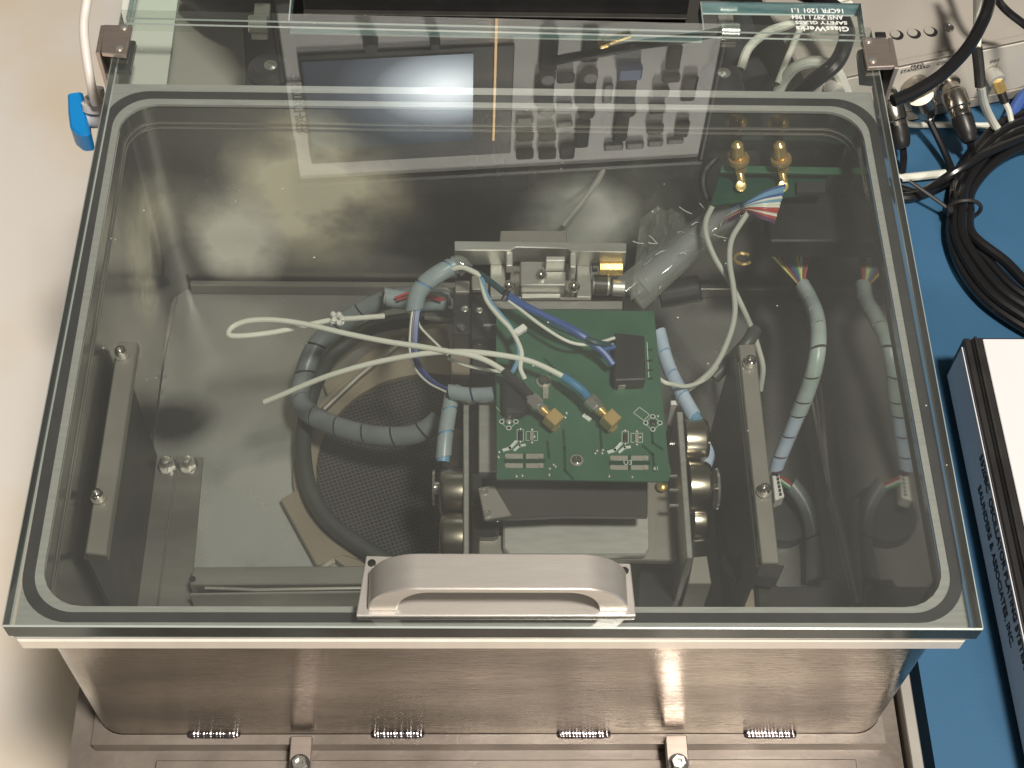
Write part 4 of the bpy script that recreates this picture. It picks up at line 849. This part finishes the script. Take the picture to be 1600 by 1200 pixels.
for (cx, cy) in ((864, 664), (954, 666)):
    b = MB(); b.slab([(cx - 13, cy - 8), (cx + 2, cy + 9), (cx + 12, cy), (cx - 3, cy - 14)], ZPB + .0022, .0021); b.build("jack_base", M['goldb'], cb, bev=.0002)
# relay
b = MB(); b.slab([(960, 519), (1007, 524), (1009, 592), (960, 594)], ZPB + .0085, .0084); b.build("relay", M['black'], cb, bev=.0006)
b = MB(); b.slab([(966, 597), (978, 597), (978, 602), (966, 602)], ZPB + .004, .004); b.build("relay_tab", M['pad'], cb, bev=.0002)
for yy in (545, 562, 577, 590): pcbrect(1012, yy, 1020, yy + 3, 'black', "slot", ZS)
line([(1011, 535), (1014, 592)], .0003, 'silk', "outline"); line([(994, 596), (996, 602), (1008, 603)], .0004, 'solder', "jumper", ZS + .0006)
text("U3", .0034, P(981, 723, ZS + .0002), X, Y, M['silk'], "printing", cb); text("E1", .0026, P(1025, 732, ZS + .0002), X, Y, M['silk'], "printing", cb)
b = MB(); b.slab([(786, 582), (800, 580), (822, 596), (828, 620), (822, 642), (786, 643)], ZPB + .0075, .0073); b.build("shrink_boot", M['black'], cb, bev=.0015)

# pale blue sleeve right of the board
ls = thing("wire_loom", "pale blue wrapped loom running down beside the right motors", "wire loom", P(1060, 600, -.07))
sleeve("wrap", wpath([(1030, 520, -.07), (1040, 560, -.068), (1052, 590, -.066), (1070, 625, -.064), (1089, 658, -.062)]), .0036, M['sleeveb'], M['lblue'], ls, .014)
wire("tail", [(1100, 690, -.07), (1108, 710, -.07), (1103, 730, -.07)], .0026, M['sleeveb'], ls, 10)
lead("thin_wire", [(1030, 592, -.05), (1040, 598, -.05), (1050, 600, -.052), (1075, 603, -.06), (1105, 590, -.07), (1130, 560, -.08)], .0010, 'white', "white wire leaving the board's right side towards the rail", "wire", 8)
# two light grey coax leads crossing right of the fixture
lead("grey_lead", [(1113, 322, -.035), (1103, 345, -.04), (1104, 370, -.045), (1118, 405, -.05), (1140, 440, -.055), (1160, 480, -.06), (1175, 515, -.07), (1185, 545, -.075), (1192, 575, -.08), (1188, 610, -.09)], .0014, 'greyl', "left of the two pale leads crossing behind the rail", "cable", 10)
lead("grey_lead", [(1184, 310, -.03), (1160, 345, -.035), (1143, 375, -.04), (1140, 410, -.045), (1146, 450, -.05), (1148, 490, -.055), (1138, 530, -.06), (1115, 575, -.065), (1080, 605, -.07), (1050, 622, -.075)], .0014, 'greyl', "right of the two pale leads crossing behind the rail, bending down to the motors", "cable", 10)
lead("teal_sleeve", [(1180, 515, -.07), (1168, 535, -.07), (1145, 560, -.075), (1115, 590, -.08)], .0034, 'hose', "dark teal sleeve slanting behind the top of the right rail", "cable sleeve", 12)

# rear circuit board with gold connectors
rb = thing("rear_board", "dark green board with two gold connectors at the right rear of the tank", "circuit board", P(1230, 280, -.05))
b = MB(); b.slab([(1128, 258), (1345, 262), (1350, 272), (1125, 268)], -.030, .0017); b.build("top_board", M['pcb'], rb, bev=.0002)
b = MB(); b.slab([(1125, 270), (1290, 274), (1290, 300), (1110, 320)], -.036, .0017); b.build("board", M['pcbg'], rb, bev=.0002)
b = MB(); b.slab([(1245, 282), (1290, 284), (1290, 300), (1245, 300)], -.033, .003); b.build("chip", M['dkg'], rb, bev=.0003)
b = MB(); b.slab([(1200, 300), (1322, 300), (1330, 376), (1203, 376)], -.046, .014); b.build("housing", M['black'], rb, bev=.0008)
def sma(px, lab):
    t = thing("gold_connector", lab, "connector", P(px, 250, -.03), "gold connectors at the rear right")
    a = P(px - 4, 222, -.012); c_ = P(px + 1, 262, -.027); d = (c_ - a).normalized(); L = (c_ - a).length
    b = MB(); b.lathe(a, d, [(0, .0012), (L * .1, .0030), (L * .5, .0034), (L * .52, .0026), (L * .6, .0026)], 16); b.build("barrel", M['gold'], t)
    b = MB(); b.lathe(a + d * L * .60, d, [(0, .0050), (L * .10, .0054), (L * .18, .0050)], 24); b.build("flange", M['goldb'], t)
    b = MB(); b.lathe(a + d * L * .80, d, [(0, .0032), (L * .35, .0032)], 6); b.build("nut", M['gold'], t)
    b = MB(); b.tube(smooth([a + d * L * 1.1, P(px + 2, 276, -.030), P(px + 4, 286, -.032), P(px + 1, 292, -.034)]), [.0020] * 24 + [.0026], 14); b.build("elbow", M['gold'], t)
    b = MB(); b.lathe(P(px + 2, 291, -.0325), (.0, -.6, .8), [(0, .0026), (.0012, .0026), (.0014, .0016)], 20); b.build("cap", M['gold'], t)
sma(1155, "left of the two gold connectors standing over the dark green rear board"); sma(1221, "right of the two gold connectors standing over the dark green rear board")
# fan of blue/white/red wires into clear film sleeve
rw = thing("wire_bundle", "fan of blue, white and red wires at the right rear entering a clear sleeve", "wires", P(1200, 310, -.04))
cols = ['bluew', 'lblue', 'lblue', 'bluew', 'white', 'lblue', 'white', 'white', 'red', 'red', 'white', 'red', 'purple']
for i, m in enumerate(cols):
    t = i / (len(cols) - 1); e = (1226 - 16 * t, 290 + 56 * t); s_ = (1168 + 2 * t, 317 + 14 * t)
    wire("wire", [(1120, 345 + 8 * t, -.052), (s_[0] - 15, s_[1] + 5, -.040), (s_[0], s_[1], -.032), ((s_[0] + e[0]) / 2, (s_[1] + e[1]) / 2 - 3 + 4 * t, -.028), (e[0], e[1], -.030)], .0010, M[m], rw, 6)
cs = thing("clear_sleeve", "shiny clear film sleeve slanting from the rear wires down to the fixture", "sleeve", P(1060, 400, -.06))
b = MB(); pth = wpath([(1183, 318, -.044), (1150, 335, -.048), (1115, 352, -.054), (1080, 378, -.060), (1050, 405, -.066), (1020, 430, -.072), (985, 460, -.078)]); nn = len(pth)
b.tube(pth, [.0062 + .0045 * (i / nn) for i in range(nn)], 14, cap=False); b.build("film", M['film'], cs)
MB().tube(pth[:-4], [.0044 + .0022 * i / nn for i in range(nn - 4)], 12).build("core", M['lilac'], cs)
rnd = random.Random(5); b = MB()
for k in range(22):
    i = rnd.randrange(nn // 3, nn - 2); p = pth[i] + Vector((rnd.uniform(-.012, .012), rnd.uniform(-.008, .012), rnd.uniform(.006, .011))); q = p + Vector((rnd.uniform(-.006, .008), rnd.uniform(-.003, .006), rnd.uniform(-.001, .001)))
    b.tube(smooth([p, (p + q) / 2 + Vector((0, rnd.uniform(-.001, .001), 0)), q], 4), .00025, 4)
b.build("crease", M['silk'], cs, kind='stuff')
sheetb = MB(); vs = {}
for i in range(13):
    for j in range(9):
        p = P(985 + i * 8 + j * 2, 470 - j * 16 - i * 6, -.070 + .012 * noise.noise(Vector((i * .45, j * .5, 3))) - .0006 * i); vs[i, j] = sheetb.bm.verts.new(p)
for i in range(12):
    for j in range(8): sheetb._face([vs[i, j], vs[i + 1, j], vs[i + 1, j + 1], vs[i, j + 1]])
bmesh.ops.solidify(sheetb.bm, geom=sheetb.bm.faces, thickness=.0002)
sheetb.build("loose_film", M['film'], cs, ang=60)
lead("black_cable", [(1150, 215, -.03), (1120, 245, -.035), (1102, 265, -.04), (1098, 290, -.045), (1106, 315, -.05)], .0022, 'cableb', "thin black cable bending beside the left gold connector", "cable", 10)
lead("thin_wire", [(948, 250, -.04), (935, 280, -.05), (910, 315, -.06), (880, 352, -.07)], .0016, 'greyc', "faint grey lead slanting down the tank's rear wall to the fixture", "wire", 8)
b = MB(); b.cyl(P(1030, 462, -.09), P(1095, 450, -.085), .007, 20); b.build("dark_coupling", M['black'], label="dark round coupling right of the fixture under the clear sleeve", cat="coupling")
b = MB(); b.tube([P(1161, 404, -.07) + Vector((.0045 * math.cos(a), .0035 * math.sin(a), 0)) for a in [math.radians(40 + 28 * k) for k in range(11)]], .0009, 6); b.build("wire_hook", M['gold'], label="small brass wire hook on the dark wall between the pale leads", cat="hook")

# right loom with coloured wires and connector
def loom(name, lab, tips, neck, path, r, m, core, conn, conn_lab, group):
    t = thing(name, lab, "wire loom", P(*path[len(path) // 2]), group)
    for x, y, c in tips: wire("wire", [(x, y, neck[2] + .01), ((x * .55 + neck[0] * .45), (y + neck[1]) / 2 - 3, neck[2] + .006), (neck[0], neck[1], neck[2])], .00075, M[c], t, 6)
    sleeve("wrap", wpath(path), r, m, core, t, .014)
    return t
LOOM = loom("wire_loom", "pale green spiral-wrapped loom with coloured wire ends, right of the rail", [(1206, 399, 'yellow'), (1216, 402, 'brown'), (1227, 402, 'purple'), (1233, 402, 'bluew'), (1239, 399, 'green'), (1245, 397, 'yellow'), (1252, 397, 'white'), (1263, 402, 'red'), (1257, 402, 'brown')], (1254, 450, -.082),
     [(1254, 446, -.082), (1266, 468, -.077), (1276, 495, -.068), (1279, 530, -.063), (1274, 570, -.067), (1262, 610, -.078), (1246, 650, -.090)], .0040, M['sleevel'], M['dkg'], None, None, None)
sleeve('lower_wrap', wpath([(1246, 650, -.090), (1230, 688, -.102), (1216, 722, -.112), (1212, 736, -.116)]), .0036, M['sleeveb'], M['purple'], LOOM, .012)
def header(pts, z, lab, npin, dirs, wires):
    W_ = W([(*p, z) for p in pts]); t = thing("white_connector", lab, "connector", W_[0], "white pin connectors")
    b = MB(); b.slab(pts, z, .0085); b.build("housing", M['whiteb'], t, bev=.0004)
    a0_, a1_ = Vector(dirs[0]), Vector(dirs[1])
    for k in range(npin):
        f = (k + .5) / npin; x = dirs[0][0] + (dirs[1][0] - dirs[0][0]) * f; y = dirs[0][1] + (dirs[1][1] - dirs[0][1]) * f
        b = MB(); b.slab([(x - 2, y - 2.4), (x + 2, y - 2.4), (x + 2, y + 2.4), (x - 2, y + 2.4)], z + .0003, .0004); b.build("pin_hole", M['black'], t)
    for k, (pt, c) in enumerate(wires): wire("wire", pt, .0007, M[c], t, 6)
header([(1206, 737), (1216, 735), (1226, 776), (1211, 782)], -.119, "white pin connector hanging at the end of the pale green loom", 6, [(1214, 739), (1220, 775)],
       [([(1220, 745, -.119), (1230, 752, -.123), (1240, 760, -.128)], 'red'), ([(1220, 750, -.119), (1228, 756, -.123), (1238, 763, -.128)], 'white'), ([(1221, 755, -.119), (1228, 760, -.123), (1237, 766, -.128)], 'green')])
# lower looms
lw1 = thing("wire_loom", "dim grey loom curving down from the hanging white connector", "wire loom", P(1250, 800, -.1)); sleeve("wrap", wpath([(1236, 757, -.128), (1250, 775, -.130), (1265, 805, -.134), (1272, 850, -.138), (1272, 910, -.141)]), .0042, M['sleeved'], M['meshb'], lw1, .03)
# round dark filter, right oval
b = MB(); c = P(1222, 800, ZF + .008); b.lathe(c - Z * .007, Z, [(0, .017), (.005, .017), (.0065, .0160), (.007, .012)], 36); b.build("round_filter", M['rubber'], label="dark round filter partly under the right mounting rail", cat="filter")
# partition rods on the right of the floor
def rodt(pts, r, m, lab): MB().tube(W(pts), r, 10).build("guide_rod", M[m], label=lab, cat="rod", group="guide rods on the tank floor")
rodt([(1268, 600, -.143), (1277, 655, -.143), (1302, 790, -.143), (1322, 905, -.143)], .0022, 'chrome', "bright polished guide rod on the right of the tank floor")
rodt([(1250, 640, -.145), (1270, 760, -.145), (1290, 905, -.145)], .0010, 'blackm', "thin dark guide rod left of the bright one")
rodt([(1300, 780, -.12), (1318, 850, -.12), (1340, 945, -.12)], .0025, 'aluD', "grey guide rod in the front right corner of the tank")
rodt([(1142, 560, -.12), (1150, 640, -.12), (1162, 760, -.12), (1178, 920, -.12)], .0011, 'chrome', "thin polished guide rod left of the right mounting rail")
# partition plate on the right and front blocks
b = MB(); b.slab([(1306, 905), (1330, 880), (1352, 915), (1342, 950)], -.13, .01); b.build("tan_block", M['tan'], label="tan block in the front right corner beside the rods", cat="block", bev=.0005)
b = MB(); b.slab([(1182, 905), (1212, 905), (1214, 916), (1282, 916), (1284, 905), (1312, 905), (1325, 950), (1185, 950)], -.115, .03); b.build("front_block", M['blackm'], label="dark notched block against the front wall, right of the handle", cat="block", bev=.0006)
b = MB(); b.slab([(1160, 898), (1180, 905), (1184, 950), (1160, 950)], -.12, .01); b.build("tan_block", M['tan'], label="small tan block beside the dark notched block", cat="block", bev=.0005)
b = MB(); b.slab([(1350, 905), (1478, 912), (1485, 955), (1362, 955)], -.12, .02); b.build("front_block", M['blackm'], label="dark plain block against the front wall in the right corner", cat="block", bev=.0006)
b = MB(); b.slab([(1000, 880), (1072, 880), (1060, 950), (995, 950)], -.11, .03); b.build("dark_housing", M['black'], label="dark housing behind the right end of the lid handle", cat="housing", bev=.0006)
